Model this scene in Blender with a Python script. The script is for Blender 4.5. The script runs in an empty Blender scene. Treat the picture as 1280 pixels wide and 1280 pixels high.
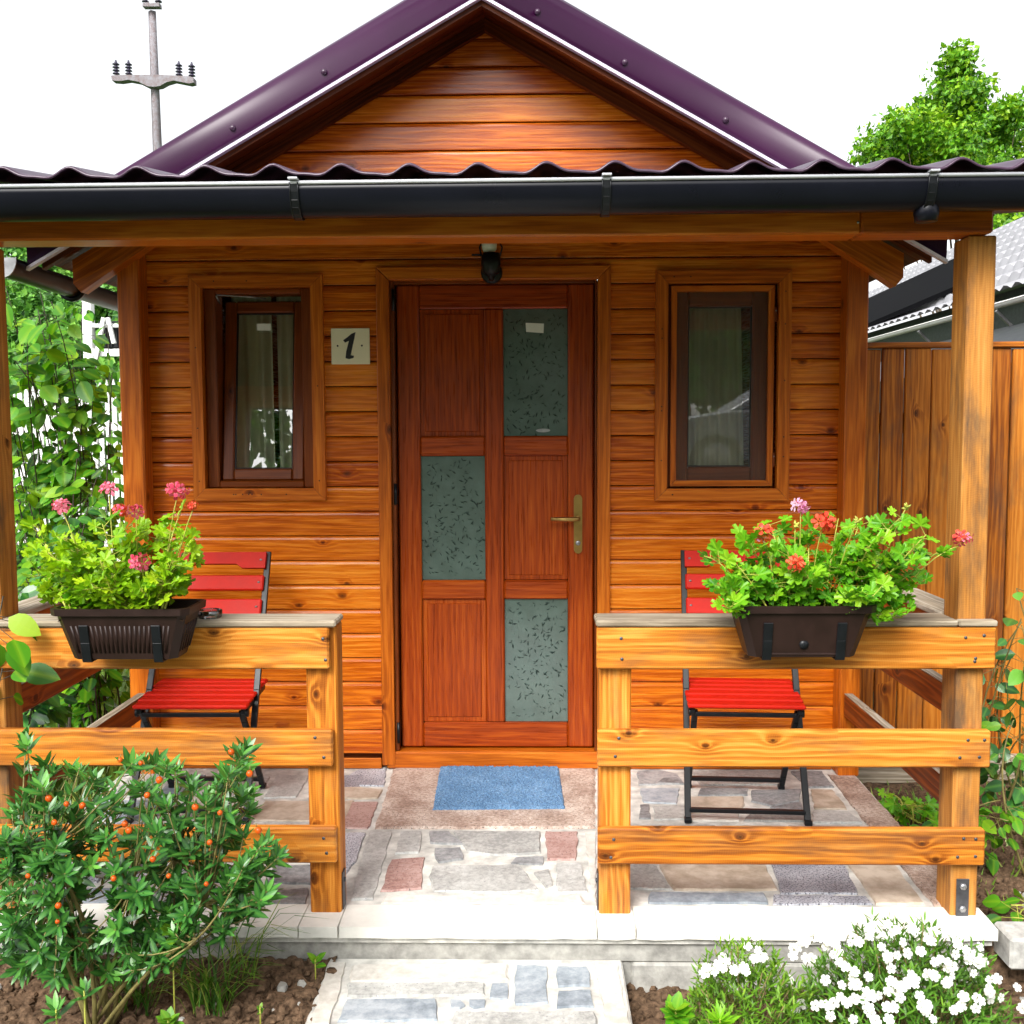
import bpy, math, random
import numpy as np
from mathutils import Vector, Matrix, noise

# ------------------------------------------------------------------ scene, camera, light
S = bpy.context.scene
COL = S.collection
R = math.radians
PI = math.pi
rnd = random.Random(7)

F_PX = 1300.0
CAM = (0.0367, -3.0735, 1.4593)
PITCH, YAW, ROLL = 0.076, 0.0201, 0.0045
cd = bpy.data.cameras.new('camera')
cam = bpy.data.objects.new('camera', cd)
COL.objects.link(cam)
cd.sensor_width = 36.0
cd.lens = F_PX / 1280.0 * 36.0
cd.clip_start = 0.05
cd.clip_end = 2000
CAM_ROT = Matrix.Rotation(YAW, 3, 'Z') @ Matrix.Rotation(PI / 2 - PITCH, 3, 'X') @ Matrix.Rotation(-ROLL, 3, 'Z')
cam.matrix_world = Matrix.Translation(CAM) @ CAM_ROT.to_4x4()
S.camera = cam

SUN_EL, SUN_AZ = 44.0, 200.0        # azimuth the light comes from, degrees clockwise from +Y
world = bpy.data.worlds.new('World')
S.world = world
world.use_nodes = True
wn = world.node_tree
wn.nodes.clear()
sky = wn.nodes.new('ShaderNodeTexSky')
sky.sky_type = 'NISHITA'
sky.sun_disc = False
sky.sun_elevation = R(SUN_EL)
sky.sun_rotation = R(SUN_AZ)
sky.air_density = 1.0
sky.dust_density = 4.0
sky.ozone_density = 1.0
hs = wn.nodes.new('ShaderNodeHueSaturation')
hs.inputs['Saturation'].default_value = 0.12       # cloud cover: nearly white
bg = wn.nodes.new('ShaderNodeBackground')
bg.inputs['Strength'].default_value = 0.15
wo = wn.nodes.new('ShaderNodeOutputWorld')
wn.links.new(sky.outputs[0], hs.inputs['Color'])
wn.links.new(hs.outputs[0], bg.inputs['Color'])
wn.links.new(bg.outputs[0], wo.inputs['Surface'])

ld = bpy.data.lights.new('sun', 'SUN')
ld.energy = 1.5
ld.angle = R(22)
ld.color = (1.0, 0.965, 0.91)
sun = bpy.data.objects.new('sun', ld)
COL.objects.link(sun)
_d = Vector((math.sin(R(SUN_AZ)) * math.cos(R(SUN_EL)), math.cos(R(SUN_AZ)) * math.cos(R(SUN_EL)), math.sin(R(SUN_EL))))
sun.rotation_euler = _d.to_track_quat('Z', 'Y').to_euler()
sun.location = (0, 0, 20)

vs = S.view_settings
vs.view_transform = 'Standard'
vs.look = 'None'
vs.gamma = 1.0
vs.exposure = 1.22
S.cycles.max_bounces = 8
S.cycles.transparent_max_bounces = 24

# ------------------------------------------------------------------ small helpers
def ray(px, py):
    return CAM_ROT @ Vector((px - 640.0, 640.0 - py, -F_PX))

def at(px, py, Y):
    """point at distance plane y = Y seen at photo pixel (px, py)"""
    r = ray(px, py)
    return Vector(CAM) + r * ((Y - CAM[1]) / r.y)

W = 1.3618                       # plane of the cabin's front wall
FLOOR_DROP = 0.025               # porch floor falls towards the garden
def floor_z(y):
    return -FLOOR_DROP * (1 - min(max(y, -0.1), W) / W)

def on_floor(px, py):
    r = ray(px, py)
    a, b = -FLOOR_DROP, FLOOR_DROP / W
    t = (a + b * CAM[1] - CAM[2]) / (r.z - b * r.y)
    return Vector(CAM) + r * t

def on_z(px, py, z):
    r = ray(px, py)
    return Vector(CAM) + r * ((z - CAM[2]) / r.z)

def tag(o, label=None, cat=None, group=None, kind=None):
    if label: o['label'] = label
    if cat: o['category'] = cat
    if group: o['group'] = group
    if kind: o['kind'] = kind
    return o

def empty(name, loc=(0, 0, 0), rz=0.0, **k):
    o = bpy.data.objects.new(name, None)
    COL.objects.link(o)
    o.location = loc
    o.rotation_euler = (0, 0, rz)
    o.empty_display_size = 0.1
    return tag(o, **k)

def link_mesh(name, me, parent=None):
    o = bpy.data.objects.new(name, me)
    COL.objects.link(o)
    if parent: o.parent = parent
    return o

class MB:
    """collects pieces and links them as one mesh object; every piece carries a random id and grain coordinates"""
    def __init__(self):
        self.v, self.f, self.m, self.pid, self.gc, self.sm = [], [], [], [], [], []
    def add(self, verts, faces, mi=0, pid=None, gc=None, smooth=False):
        n = len(self.v)
        if pid is None: pid = rnd.random()
        self.v += [tuple(p) for p in verts]
        self.f += [tuple(i + n for i in fc) for fc in faces]
        self.m += [mi] * len(faces)
        self.sm += [smooth] * len(faces)
        self.pid += [pid] * len(verts)
        if gc is None:
            o = rnd.random() * 40
            gc = [(p[0] + o, p[1] + o, p[2]) for p in verts]
        self.gc += [tuple(g) for g in gc]
    def box(self, x0, x1, y0, y1, z0, z1, ax='x', ch=0.003, mi=0, mat=None, pid=None):
        sx, sy, sz = (x1 - x0) / 2, (y1 - y0) / 2, (z1 - z0) / 2
        c = Vector(((x0 + x1) / 2, (y0 + y1) / 2, (z0 + z1) / 2))
        ch = min(ch, sx * .9, sy * .9, sz * .9)
        vs_, idx = [], {}
        for i in (-1, 1):
            for j in (-1, 1):
                for k in (-1, 1):
                    for a in range(3):
                        p = [i * (sx - ch), j * (sy - ch), k * (sz - ch)]
                        p[a] = (i * sx, j * sy, k * sz)[a]
                        idx[(i, j, k, a)] = len(vs_)
                        vs_.append(Vector(p))
        fs = []
        def q(*l): fs.append(tuple(idx[t] for t in l))
        for s in (-1, 1):
            q((s, -1, -1, 0), (s, 1, -1, 0), (s, 1, 1, 0), (s, -1, 1, 0))
            q((-1, s, -1, 1), (1, s, -1, 1), (1, s, 1, 1), (-1, s, 1, 1))
            q((-1, -1, s, 2), (1, -1, s, 2), (1, 1, s, 2), (-1, 1, s, 2))
        for a in (-1, 1):
            for b in (-1, 1):
                q((-1, a, b, 1), (1, a, b, 1), (1, a, b, 2), (-1, a, b, 2))
                q((a, -1, b, 0), (a, 1, b, 0), (a, 1, b, 2), (a, -1, b, 2))
                q((a, b, -1, 0), (a, b, 1, 0), (a, b, 1, 1), (a, b, -1, 1))
        for i in (-1, 1):
            for j in (-1, 1):
                for k in (-1, 1):
                    q((i, j, k, 0), (i, j, k, 1), (i, j, k, 2))
        # outward winding
        out = []
        for fc in fs:
            n = (vs_[fc[1]] - vs_[fc[0]]).cross(vs_[fc[2]] - vs_[fc[1]])
            cen = sum((vs_[t] for t in fc), Vector()) / len(fc)
            out.append(fc if n.dot(cen) > 0 else fc[::-1])
        order = {'x': (0, 1, 2), 'y': (1, 0, 2), 'z': (2, 0, 1)}[ax]
        o = (rnd.random() * 60, rnd.random() * 60, rnd.random() * 60)
        # across = widest of the two cross directions
        L = (sx, sy, sz)
        a, b, d = order
        if L[d] > L[b]: b, d = d, b
        gc = [(p[a] + o[0], p[b] + o[1], p[d] + o[2]) for p in vs_]
        pts = [p + c for p in vs_]
        if mat is not None: pts = [mat @ p for p in pts]
        self.add(pts, out, mi, pid, gc)
    def plane_box(self, A, B, half_w, half_h, up=Vector((0, 0, 1)), ch=0.003, mi=0):
        """a plank from A to B"""
        A, B = Vector(A), Vector(B)
        d = (B - A); L = d.length; d.normalize()
        s = d.cross(up).normalized(); u = s.cross(d)
        M4 = Matrix((( d.x, s.x, u.x, A.x), (d.y, s.y, u.y, A.y), (d.z, s.z, u.z, A.z), (0, 0, 0, 1)))
        self.box(0, L, -half_w, half_w, -half_h, half_h, 'x', ch, mi, M4)
    def prism(self, poly, ax, a0, a1, mi=0, grain=None, pid=None):
        """poly: 2D points; extruded along ax ('x': (y,z), 'y': (x,z), 'z': (x,y))"""
        def mk(p, a):
            return {'x': (a, p[0], p[1]), 'y': (p[0], a, p[1]), 'z': (p[0], p[1], a)}[ax]
        n = len(poly)
        area = sum(poly[i][0] * poly[(i + 1) % n][1] - poly[(i + 1) % n][0] * poly[i][1] for i in range(n))
        if area < 0: poly = poly[::-1]
        vv = [mk(p, a0) for p in poly] + [mk(p, a1) for p in poly]
        fs = [tuple(range(n - 1, -1, -1)), tuple(range(n, 2 * n))]
        fs += [(i, (i + 1) % n, n + (i + 1) % n, n + i) for i in range(n)]
        if ax == 'y': fs = [t[::-1] for t in fs]
        gc = None
        if grain:
            g = Vector(grain).normalized()
            w = Vector({'x': (1, 0, 0), 'y': (0, 1, 0), 'z': (0, 0, 1)}[ax])
            u = w.cross(g)
            o = (rnd.random() * 60, rnd.random() * 60, rnd.random() * 60)
            gc = [(Vector(p).dot(g) + o[0], Vector(p).dot(u) + o[1], Vector(p).dot(w) + o[2]) for p in vv]
        self.add(vv, fs, mi, pid, gc)
    def tube(self, pts, radii, n=8, mi=0, pid=None, caps=True):
        pts = [Vector(p) for p in pts]
        if not hasattr(radii, '__len__'): radii = [radii] * len(pts)
        vv, fs, gc = [], [], []
        prev = None
        L = 0
        o = rnd.random() * 30
        for i, p in enumerate(pts):
            t = (pts[min(i + 1, len(pts) - 1)] - pts[max(i - 1, 0)]).normalized()
            if prev is None:
                a = Vector((0, 0, 1)) if abs(t.z) < .9 else Vector((1, 0, 0))
                u = t.cross(a).normalized()
            else:
                u = (prev - t * prev.dot(t)).normalized()
            prev = u
            w = t.cross(u)
            if i: L += (p - pts[i - 1]).length
            for k in range(n):
                an = 2 * PI * k / n
                vv.append(p + (u * math.cos(an) + w * math.sin(an)) * radii[i])
                gc.append((L + o, radii[i] * an, 0))
        for i in range(len(pts) - 1):
            for k in range(n):
                a, b = i * n + k, i * n + (k + 1) % n
                fs.append((a, b, b + n, a + n))
        if caps:
            fs.append(tuple(range(n - 1, -1, -1)))
            fs.append(tuple(range((len(pts) - 1) * n, len(pts) * n)))
        self.add(vv, fs, mi, pid, gc, True)
    def lathe(self, prof, c, n=16, mi=0, axis=Vector((0, 0, 1)), pid=None):
        q = Vector((0, 0, 1)).rotation_difference(Vector(axis))
        vv, fs = [], []
        for (r, h) in prof:
            for k in range(n):
                an = 2 * PI * k / n
                vv.append(Vector(c) + q @ Vector((r * math.cos(an), r * math.sin(an), h)))
        for i in range(len(prof) - 1):
            for k in range(n):
                a, b = i * n + k, i * n + (k + 1) % n
                fs.append((a, b, b + n, a + n))
        fs.append(tuple(range(n - 1, -1, -1)))
        fs.append(tuple(range((len(prof) - 1) * n, len(prof) * n)))
        self.add(vv, fs, mi, pid, None, True)
    def build(self, name, mats, parent=None, origin=None):
        me = bpy.data.meshes.new(name)
        vv = self.v
        if origin is not None:
            o_ = Vector(origin)
            vv = [(p[0] - o_.x, p[1] - o_.y, p[2] - o_.z) for p in vv]
        me.from_pydata(vv, [], self.f)
        if not isinstance(mats, (list, tuple)): mats = [mats]
        for m in mats: me.materials.append(m)
        me.polygons.foreach_set('material_index', self.m)
        me.polygons.foreach_set('use_smooth', self.sm)
        a = me.attributes.new('pid', 'FLOAT', 'POINT'); a.data.foreach_set('value', self.pid)
        a = me.attributes.new('gc', 'FLOAT_VECTOR', 'POINT'); a.data.foreach_set('vector', np.array(self.gc, dtype=np.float32).ravel())
        me.update()
        o = link_mesh(name, me, parent)
        if origin is not None: o.location = origin
        return o

# ------------------------------------------------------------------ materials
MATS = {}
def new_mat(name):
    m = bpy.data.materials.new(name)
    m.use_nodes = True
    nt = m.node_tree
    b = nt.nodes['Principled BSDF']
    MATS[name] = m
    return m, nt, b

def N(nt, t, **k):
    n = nt.nodes.new(t)
    for a, v in k.items():
        if a.startswith('i_'):
            key = a[2:]
            n.inputs[int(key) if key.isdigit() else key].default_value = v
        else: setattr(n, a, v)
    return n

def math_node(nt, op, a, b=None, clamp=False):
    n = N(nt, 'ShaderNodeMath', operation=op, use_clamp=clamp)
    for i, x in enumerate((a, b)):
        if x is None: continue
        if isinstance(x, (int, float)): n.inputs[i].default_value = x
        else: nt.links.new(x, n.inputs[i])
    return n.outputs[0]

def ramp(nt, fac, stops):
    r = N(nt, 'ShaderNodeValToRGB')
    e = r.color_ramp.elements
    while len(e) < len(stops): e.new(.5)
    for el, (p, c) in zip(e, stops):
        el.position = p; el.color = (*c, 1) if len(c) == 3 else c
    nt.links.new(fac, r.inputs[0])
    return r.outputs[0]

def mix(nt, fac, a, b, mode='MIX'):
    n = N(nt, 'ShaderNodeMix', data_type='RGBA', blend_type=mode)
    for i, x in ((0, fac), (6, a), (7, b)):
        if isinstance(x, (int, float)): n.inputs[i].default_value = x
        elif isinstance(x, tuple): n.inputs[i].default_value = (*x, 1)
        else: nt.links.new(x, n.inputs[i])
    return n.outputs[2]

def wood(name, dark, mid, light, rough=.35, knots=.7, stain=0.0, ring=1.0, vary=.25, spec=.5, saw=0.0):
    m, nt, b = new_mat(name)
    g = N(nt, 'ShaderNodeAttribute', attribute_name='gc').outputs['Vector']
    pid = N(nt, 'ShaderNodeAttribute', attribute_name='pid').outputs['Fac']
    def scaled(s):
        n = N(nt, 'ShaderNodeVectorMath', operation='MULTIPLY')
        nt.links.new(g, n.inputs[0]); n.inputs[1].default_value = s
        return n.outputs[0]
    sep = N(nt, 'ShaderNodeSeparateXYZ'); nt.links.new(g, sep.inputs[0])
    n1 = N(nt, 'ShaderNodeTexNoise', i_Scale=1.0, i_Detail=3.0, i_Roughness=.55)
    nt.links.new(scaled((1.3, 15, 15)), n1.inputs['Vector'])
    fib = N(nt, 'ShaderNodeTexNoise', i_Scale=1.0, i_Detail=2.0)
    nt.links.new(scaled((7, 190, 190)), fib.inputs['Vector'])
    vo = N(nt, 'ShaderNodeTexVoronoi', i_Scale=1.0, voronoi_dimensions='2D')
    nt.links.new(scaled((5.0, 7.5, 0)), vo.inputs['Vector'])
    cr = N(nt, 'ShaderNodeSeparateColor'); nt.links.new(vo.outputs['Color'], cr.inputs[0])
    sel = math_node(nt, 'GREATER_THAN', cr.outputs[0], knots)
    dist = vo.outputs['Distance']
    wob = math_node(nt, 'MULTIPLY', math_node(nt, 'SUBTRACT', fib.outputs[0], .5), .05)
    dk = math_node(nt, 'ADD', dist, wob)
    near = math_node(nt, 'MULTIPLY', sel, math_node(nt, 'POWER', 2.718, math_node(nt, 'MULTIPLY', dist, -9.0)))
    size = math_node(nt, 'ADD', math_node(nt, 'MULTIPLY', cr.outputs[1], .07), .05)
    kn = math_node(nt, 'MULTIPLY', sel, math_node(nt, 'SUBTRACT', 1.0, math_node(nt, 'DIVIDE', dk, size), True), True)
    ph = math_node(nt, 'ADD', math_node(nt, 'MULTIPLY', sep.outputs[1], 230.0),
                   math_node(nt, 'ADD', math_node(nt, 'MULTIPLY', n1.outputs[0], 24.0), math_node(nt, 'MULTIPLY', near, 16.0)))
    rg = math_node(nt, 'MULTIPLY', math_node(nt, 'ADD', math_node(nt, 'SINE', ph), 1.0), .5)
    rg = math_node(nt, 'POWER', rg, 1.8)
    val = math_node(nt, 'ADD', math_node(nt, 'ADD', math_node(nt, 'MULTIPLY', n1.outputs[0], .36), .06),
                    math_node(nt, 'ADD', math_node(nt, 'MULTIPLY', rg, .30 * ring), math_node(nt, 'MULTIPLY', math_node(nt, 'SUBTRACT', fib.outputs[0], .25), .58)))
    val = math_node(nt, 'ADD', val, math_node(nt, 'MULTIPLY', math_node(nt, 'SUBTRACT', pid, .5), vary))
    val = math_node(nt, 'SUBTRACT', val, math_node(nt, 'MULTIPLY', near, .35))
    if saw:
        sv = math_node(nt, 'SINE', math_node(nt, 'ADD', math_node(nt, 'MULTIPLY', sep.outputs[0], 900.0), math_node(nt, 'MULTIPLY', n1.outputs[0], 55.0)))
        val = math_node(nt, 'ADD', val, math_node(nt, 'MULTIPLY', sv, saw * .35))
    col = ramp(nt, val, [(.18, dark), (.5, mid), (.82, light)])
    kcol = tuple(c * .16 for c in dark)
    col = mix(nt, math_node(nt, 'MULTIPLY', math_node(nt, 'POWER', kn, .6), .9), col, kcol)
    if stain > 0:
        sn = N(nt, 'ShaderNodeTexNoise', i_Scale=1.0, i_Detail=6.0, i_Roughness=.65)
        nt.links.new(scaled((2.6, 9, 9)), sn.inputs['Vector'])
        sf = math_node(nt, 'MULTIPLY', math_node(nt, 'MULTIPLY', math_node(nt, 'SUBTRACT', sn.outputs[0], .49), 5.0, True), stain, True)
        col = mix(nt, sf, col, (.075, .055, .038))
    nt.links.new(col, b.inputs['Base Color'])
    rr = math_node(nt, 'ADD', math_node(nt, 'MULTIPLY', fib.outputs[0], .2), rough - .1)
    nt.links.new(rr, b.inputs['Roughness'])
    b.inputs['Specular IOR Level'].default_value = spec
    bp = N(nt, 'ShaderNodeBump', i_Strength=.35, i_Distance=.002)
    nt.links.new(val, bp.inputs['Height']); nt.links.new(bp.outputs[0], b.inputs['Normal'])
    return m

def plain(name, col, rough=.5, metal=0.0, var=.12, scale=30.0, bump=0.0, spec=.5, col2=None):
    m, nt, b = new_mat(name)
    tc = N(nt, 'ShaderNodeTexCoord')
    n = N(nt, 'ShaderNodeTexNoise', i_Scale=scale, i_Detail=5.0, i_Roughness=.6)
    nt.links.new(tc.outputs['Object'], n.inputs['Vector'])
    lo = col2 or tuple(c * (1 - 2 * var) for c in col)
    hi = tuple(min(1, c * (1 + var)) for c in col)
    nt.links.new(ramp(nt, n.outputs[0], [(.3, lo), (.7, hi)]), b.inputs['Base Color'])
    b.inputs['Metallic'].default_value = metal
    b.inputs['Specular IOR Level'].default_value = spec
    nt.links.new(math_node(nt, 'ADD', math_node(nt, 'MULTIPLY', n.outputs[0], .16), rough - .08), b.inputs['Roughness'])
    if bump:
        bp = N(nt, 'ShaderNodeBump', i_Strength=bump, i_Distance=.004)
        nt.links.new(n.outputs[0], bp.inputs['Height']); nt.links.new(bp.outputs[0], b.inputs['Normal'])
    return m

def stone(name, cols, scale=60.0, rough=.6, speck=None):
    """cols: list of (pos, colour); pid shifts; speck: (colour, threshold)"""
    m, nt, b = new_mat(name)
    g = N(nt, 'ShaderNodeAttribute', attribute_name='gc').outputs['Vector']
    pid = N(nt, 'ShaderNodeAttribute', attribute_name='pid').outputs['Fac']
    n = N(nt, 'ShaderNodeTexNoise', i_Scale=scale, i_Detail=6.0, i_Roughness=.7); nt.links.new(g, n.inputs['Vector'])
    n2 = N(nt, 'ShaderNodeTexNoise', i_Scale=7.0, i_Detail=4.0); nt.links.new(g, n2.inputs['Vector'])
    val = math_node(nt, 'ADD', math_node(nt, 'MULTIPLY', n.outputs[0], .6), math_node(nt, 'MULTIPLY', n2.outputs[0], .4))
    val = math_node(nt, 'ADD', val, math_node(nt, 'MULTIPLY', math_node(nt, 'SUBTRACT', pid, .5), .14))
    val = math_node(nt, 'ADD', math_node(nt, 'MULTIPLY', math_node(nt, 'SUBTRACT', val, .5), 1.7), .5)
    c = ramp(nt, val, cols)
    if speck:
        n3 = N(nt, 'ShaderNodeTexNoise', i_Scale=speck[2], i_Detail=2.0); nt.links.new(g, n3.inputs['Vector'])
        c = mix(nt, math_node(nt, 'MULTIPLY', math_node(nt, 'SUBTRACT', n3.outputs[0], speck[1]), 12.0, True), c, speck[0])
    nt.links.new(c, b.inputs['Base Color'])
    b.inputs['Roughness'].default_value = rough
    bp = N(nt, 'ShaderNodeBump', i_Strength=.5, i_Distance=.003)
    nt.links.new(val, bp.inputs['Height']); nt.links.new(bp.outputs[0], b.inputs['Normal'])
    return m

def leafm(name, stops, rough=.45, trans=.35, spec=.4):
    m, nt, b = new_mat(name)
    pid = N(nt, 'ShaderNodeAttribute', attribute_name='pid').outputs['Fac']
    g = N(nt, 'ShaderNodeAttribute', attribute_name='gc').outputs['Vector']
    sep = N(nt, 'ShaderNodeSeparateXYZ'); nt.links.new(g, sep.inputs[0])
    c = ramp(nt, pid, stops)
    vein = math_node(nt, 'SUBTRACT', 1.0, math_node(nt, 'MULTIPLY', math_node(nt, 'ABSOLUTE', sep.outputs[0]), 9.0), True)
    c = mix(nt, math_node(nt, 'MULTIPLY', vein, .35), c, stops[-1][1])
    nt.links.new(c, b.inputs['Base Color'])
    b.inputs['Roughness'].default_value = rough
    b.inputs['Specular IOR Level'].default_value = spec
    tr = N(nt, 'ShaderNodeBsdfTranslucent')
    c2 = mix(nt, 1.0, c, (1.0, 1.0, .55), 'MULTIPLY')
    nt.links.new(c2, tr.inputs['Color'])
    mx = N(nt, 'ShaderNodeMixShader', i_Fac=trans)
    nt.links.new(b.outputs[0], mx.inputs[1]); nt.links.new(tr.outputs[0], mx.inputs[2])
    nt.links.new(mx.outputs[0], nt.nodes['Material Output'].inputs['Surface'])
    return m

WALL = wood('stained siding', (.32, .044, .0012), (.62, .146, .005), (.82, .28, .024), rough=.27, knots=.83, vary=.34, spec=.42, ring=.7)
TRIM = wood('stained trim', (.22, .038, .0016), (.48, .112, .0055), (.64, .20, .018), rough=.36, knots=.86, vary=.15, spec=.3, ring=.7)
RAIL = wood('weathered rail wood', (.22, .055, .005), (.55, .185, .019), (.74, .33, .062), rough=.52, knots=.62, stain=.52, vary=.26, ring=.8, spec=.2, saw=.05)
POSTW = wood('weathered post wood', (.20, .07, .012), (.45, .185, .036), (.60, .30, .080), rough=.6, knots=.9, stain=.85, vary=.1, ring=.6, spec=.2, saw=.07)
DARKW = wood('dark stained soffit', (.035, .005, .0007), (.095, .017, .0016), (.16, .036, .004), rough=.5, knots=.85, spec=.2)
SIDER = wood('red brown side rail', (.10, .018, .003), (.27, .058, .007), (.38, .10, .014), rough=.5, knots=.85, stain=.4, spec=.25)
GREYW = wood('grey weathered top wood', (.14, .105, .07), (.33, .27, .195), (.52, .46, .37), rough=.7, knots=.93, stain=.55, spec=.2)
DOORW = wood('door laminate', (.15, .016, .0010), (.32, .046, .0022), (.47, .100, .007), rough=.30, knots=.99, vary=.16, ring=.6, spec=.35)
SASH = wood('window sash wood', (.09, .016, .0015), (.18, .038, .004), (.26, .065, .007), rough=.36, knots=.97, ring=.5, vary=.08, spec=.3)
FENCEW = wood('fence boards', (.20, .045, .004), (.50, .150, .013), (.66, .25, .034), rough=.5, knots=.70, stain=.55, vary=.34, spec=.25, ring=.7)
PURPLE = plain('purple roof metal', (.036, .0045, .033), rough=.36, var=.12, scale=2, spec=.30)
PURPLE2 = plain('purple tile sheet', (.050, .022, .048), rough=.30, var=.08, scale=8, spec=.5)
LIP_SHEEN = plain('drip edge painted with sky sheen', (.72, .66, .80), rough=.35, var=.04)  # sky reflection on the bent verge lip, painted as pale lilac
GUTTER = plain('black gutter metal', (.005, .0055, .010), rough=.30, var=.1, scale=4, spec=.22)
GUTRIM = plain('gutter bead', (.50, .51, .54), rough=.30, var=.08, scale=5, metal=.2)
BLACK = plain('black painted steel', (.006, .007, .009), rough=.36, var=.15, spec=.3)
RED = plain('red painted slats', (.50, .011, .003), rough=.5, var=.07, scale=12, spec=.18)
STEEL = plain('galvanised steel', (.36, .36, .37), rough=.4, metal=.8, var=.15)
DSTEEL = plain('tarnished steel', (.11, .11, .12), rough=.45, metal=.7, var=.2)
BRASS = plain('brass', (.44, .29, .09), rough=.30, metal=.85, var=.08, scale=20)
BROWNP = plain('dark brown plastic', (.020, .009, .007), rough=.45, var=.15, scale=20, spec=.3)
CREAM = plain('cream plaque', (.82, .79, .56), rough=.5, var=.03, scale=9)
INK = plain('black paint lettering', (.012, .012, .016), rough=.6, var=.1)
PAPER = plain('white paper', (.75, .78, .72), rough=.7, var=.03)
CONC = plain('concrete', (.36, .35, .32), rough=.85, var=.22, scale=22, bump=.8)
CONCL = plain('light concrete', (.46, .45, .42), rough=.85, var=.2, scale=30, bump=.7)
MORTAR = plain('white mortar', (.60, .585, .54), rough=.8, var=.24, scale=14, bump=.6)
LIPST = plain('cream stone coping', (.74, .72, .66), rough=.6, var=.07, scale=12, bump=.3)
SOIL = plain('garden soil', (.135, .085, .052), rough=.95, var=.4, scale=55, bump=1.0, spec=.1)
LAWN = plain('lawn', (.07, .10, .03), rough=.9, var=.35, scale=6, bump=.5)
HILLM = plain('wooded ground', (.035, .10, .02), rough=.95, var=.3, scale=.3)
BARK = plain('bark', (.13, .095, .06), rough=.9, var=.3, scale=25, bump=.8)
TWIG = plain('green brown twig', (.20, .17, .05), rough=.7, var=.2, scale=40)
STEMY = plain('yellow green stem', (.36, .38, .05), rough=.6, var=.15, scale=40)
STEMD = plain('dark vine stem', (.05, .04, .025), rough=.7, var=.2, scale=40)
WHITEP = plain('white paint', (.80, .80, .78), rough=.5, var=.05, scale=6)
POLEC = plain('weathered concrete pole', (.19, .19, .21), rough=.85, var=.25, scale=9, col2=(.15, .11, .11))
CERAM = plain('dark ceramic', (.03, .025, .05), rough=.25, var=.1)
ROOFW = plain('white tile sheet', (.33, .33, .35), rough=.55, var=.10, scale=5, spec=.3)
ROOFD = plain('black roof sheet', (.004, .004, .005), rough=.9, var=.2, scale=4, spec=.05)
ROCK = plain('pale stone', (.40, .385, .35), rough=.8, var=.15, scale=14, bump=.6)
CURT = plain('curtain cloth', (.82, .78, .60), rough=.9, var=.06, scale=8)
ROOM = plain('dim room lining', (.20, .11, .05), rough=.9, var=.1)
MATB = None

def build_mat_blue():
    m, nt, b = new_mat('blue bristle mat')
    tc = N(nt, 'ShaderNodeTexCoord')
    n = N(nt, 'ShaderNodeTexNoise', i_Scale=260.0, i_Detail=3.0); nt.links.new(tc.outputs['Object'], n.inputs['Vector'])
    n2 = N(nt, 'ShaderNodeTexNoise', i_Scale=9.0, i_Detail=3.0); nt.links.new(tc.outputs['Object'], n2.inputs['Vector'])
    v = math_node(nt, 'ADD', math_node(nt, 'MULTIPLY', n.outputs[0], .75), math_node(nt, 'MULTIPLY', n2.outputs[0], .25))
    nt.links.new(ramp(nt, v, [(.3, (.035, .085, .17)), (.5, (.10, .21, .37)), (.7, (.27, .41, .58))]), b.inputs['Base Color'])
    b.inputs['Roughness'].default_value = .9
    bp = N(nt, 'ShaderNodeBump', i_Strength=1.0, i_Distance=.006)
    nt.links.new(n.outputs[0], bp.inputs['Height']); nt.links.new(bp.outputs[0], b.inputs['Normal'])
    return m
MATB = build_mat_blue()

def glass(name, tint=(.9, .95, .92), rough=.0, extra=.04):
    m, nt, b = new_mat(name)
    nt.nodes.remove(b)
    fr = N(nt, 'ShaderNodeFresnel', i_IOR=1.5)
    f = math_node(nt, 'ADD', fr.outputs[0], extra, True)
    tr = N(nt, 'ShaderNodeBsdfTransparent', i_Color=(*tint, 1))
    gl = N(nt, 'ShaderNodeBsdfGlossy', i_Roughness=rough)
    mx = N(nt, 'ShaderNodeMixShader')
    nt.links.new(f, mx.inputs[0]); nt.links.new(tr.outputs[0], mx.inputs[1]); nt.links.new(gl.outputs[0], mx.inputs[2])
    nt.links.new(mx.outputs[0], nt.nodes['Material Output'].inputs['Surface'])
    return m
GLASS = glass('window glass', extra=.17)
CLEARG = glass('clear ashtray glass', tint=(.8, .85, .85), extra=.12)
FROST = plain('frosted green glass', (.085, .130, .112), rough=.16, var=.10, scale=14, spec=1.0)
FROSTL = plain('etched leaf marks', (.022, .045, .037), rough=.4, var=.1, spec=.3)
BULB = plain('white lamp bulb', (.75, .78, .72), rough=.3, var=.03)

GRANITE_R = stone('red brown granite', [(.3, (.19, .12, .09)), (.48, (.40, .30, .245)), (.66, (.62, .53, .46))], 75, .55, ((.10, .07, .06), .57, 150))
ST_LG = stone('light grey stone', [(.3, (.25, .25, .24)), (.5, (.39, .39, .37)), (.7, (.52, .52, .50))], 50, .6, ((.24, .24, .25), .62, 110))
ST_DG = stone('dark grey stone', [(.3, (.13, .135, .14)), (.5, (.24, .245, .25)), (.7, (.36, .36, .36))], 45, .6)
ST_TAN = stone('tan sandstone', [(.3, (.33, .27, .20)), (.5, (.44, .36, .28)), (.7, (.56, .48, .39))], 14, .6)
ST_RED = stone('red porphyry', [(.3, (.20, .10, .085)), (.5, (.33, .19, .165)), (.7, (.44, .30, .27))], 60, .6, ((.11, .06, .05), .6, 130))
ST_SPK = stone('speckled granite', [(.3, (.20, .21, .24)), (.5, (.36, .37, .41)), (.7, (.55, .56, .60))], 140, .5, ((.05, .05, .07), .54, 170))
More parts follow.
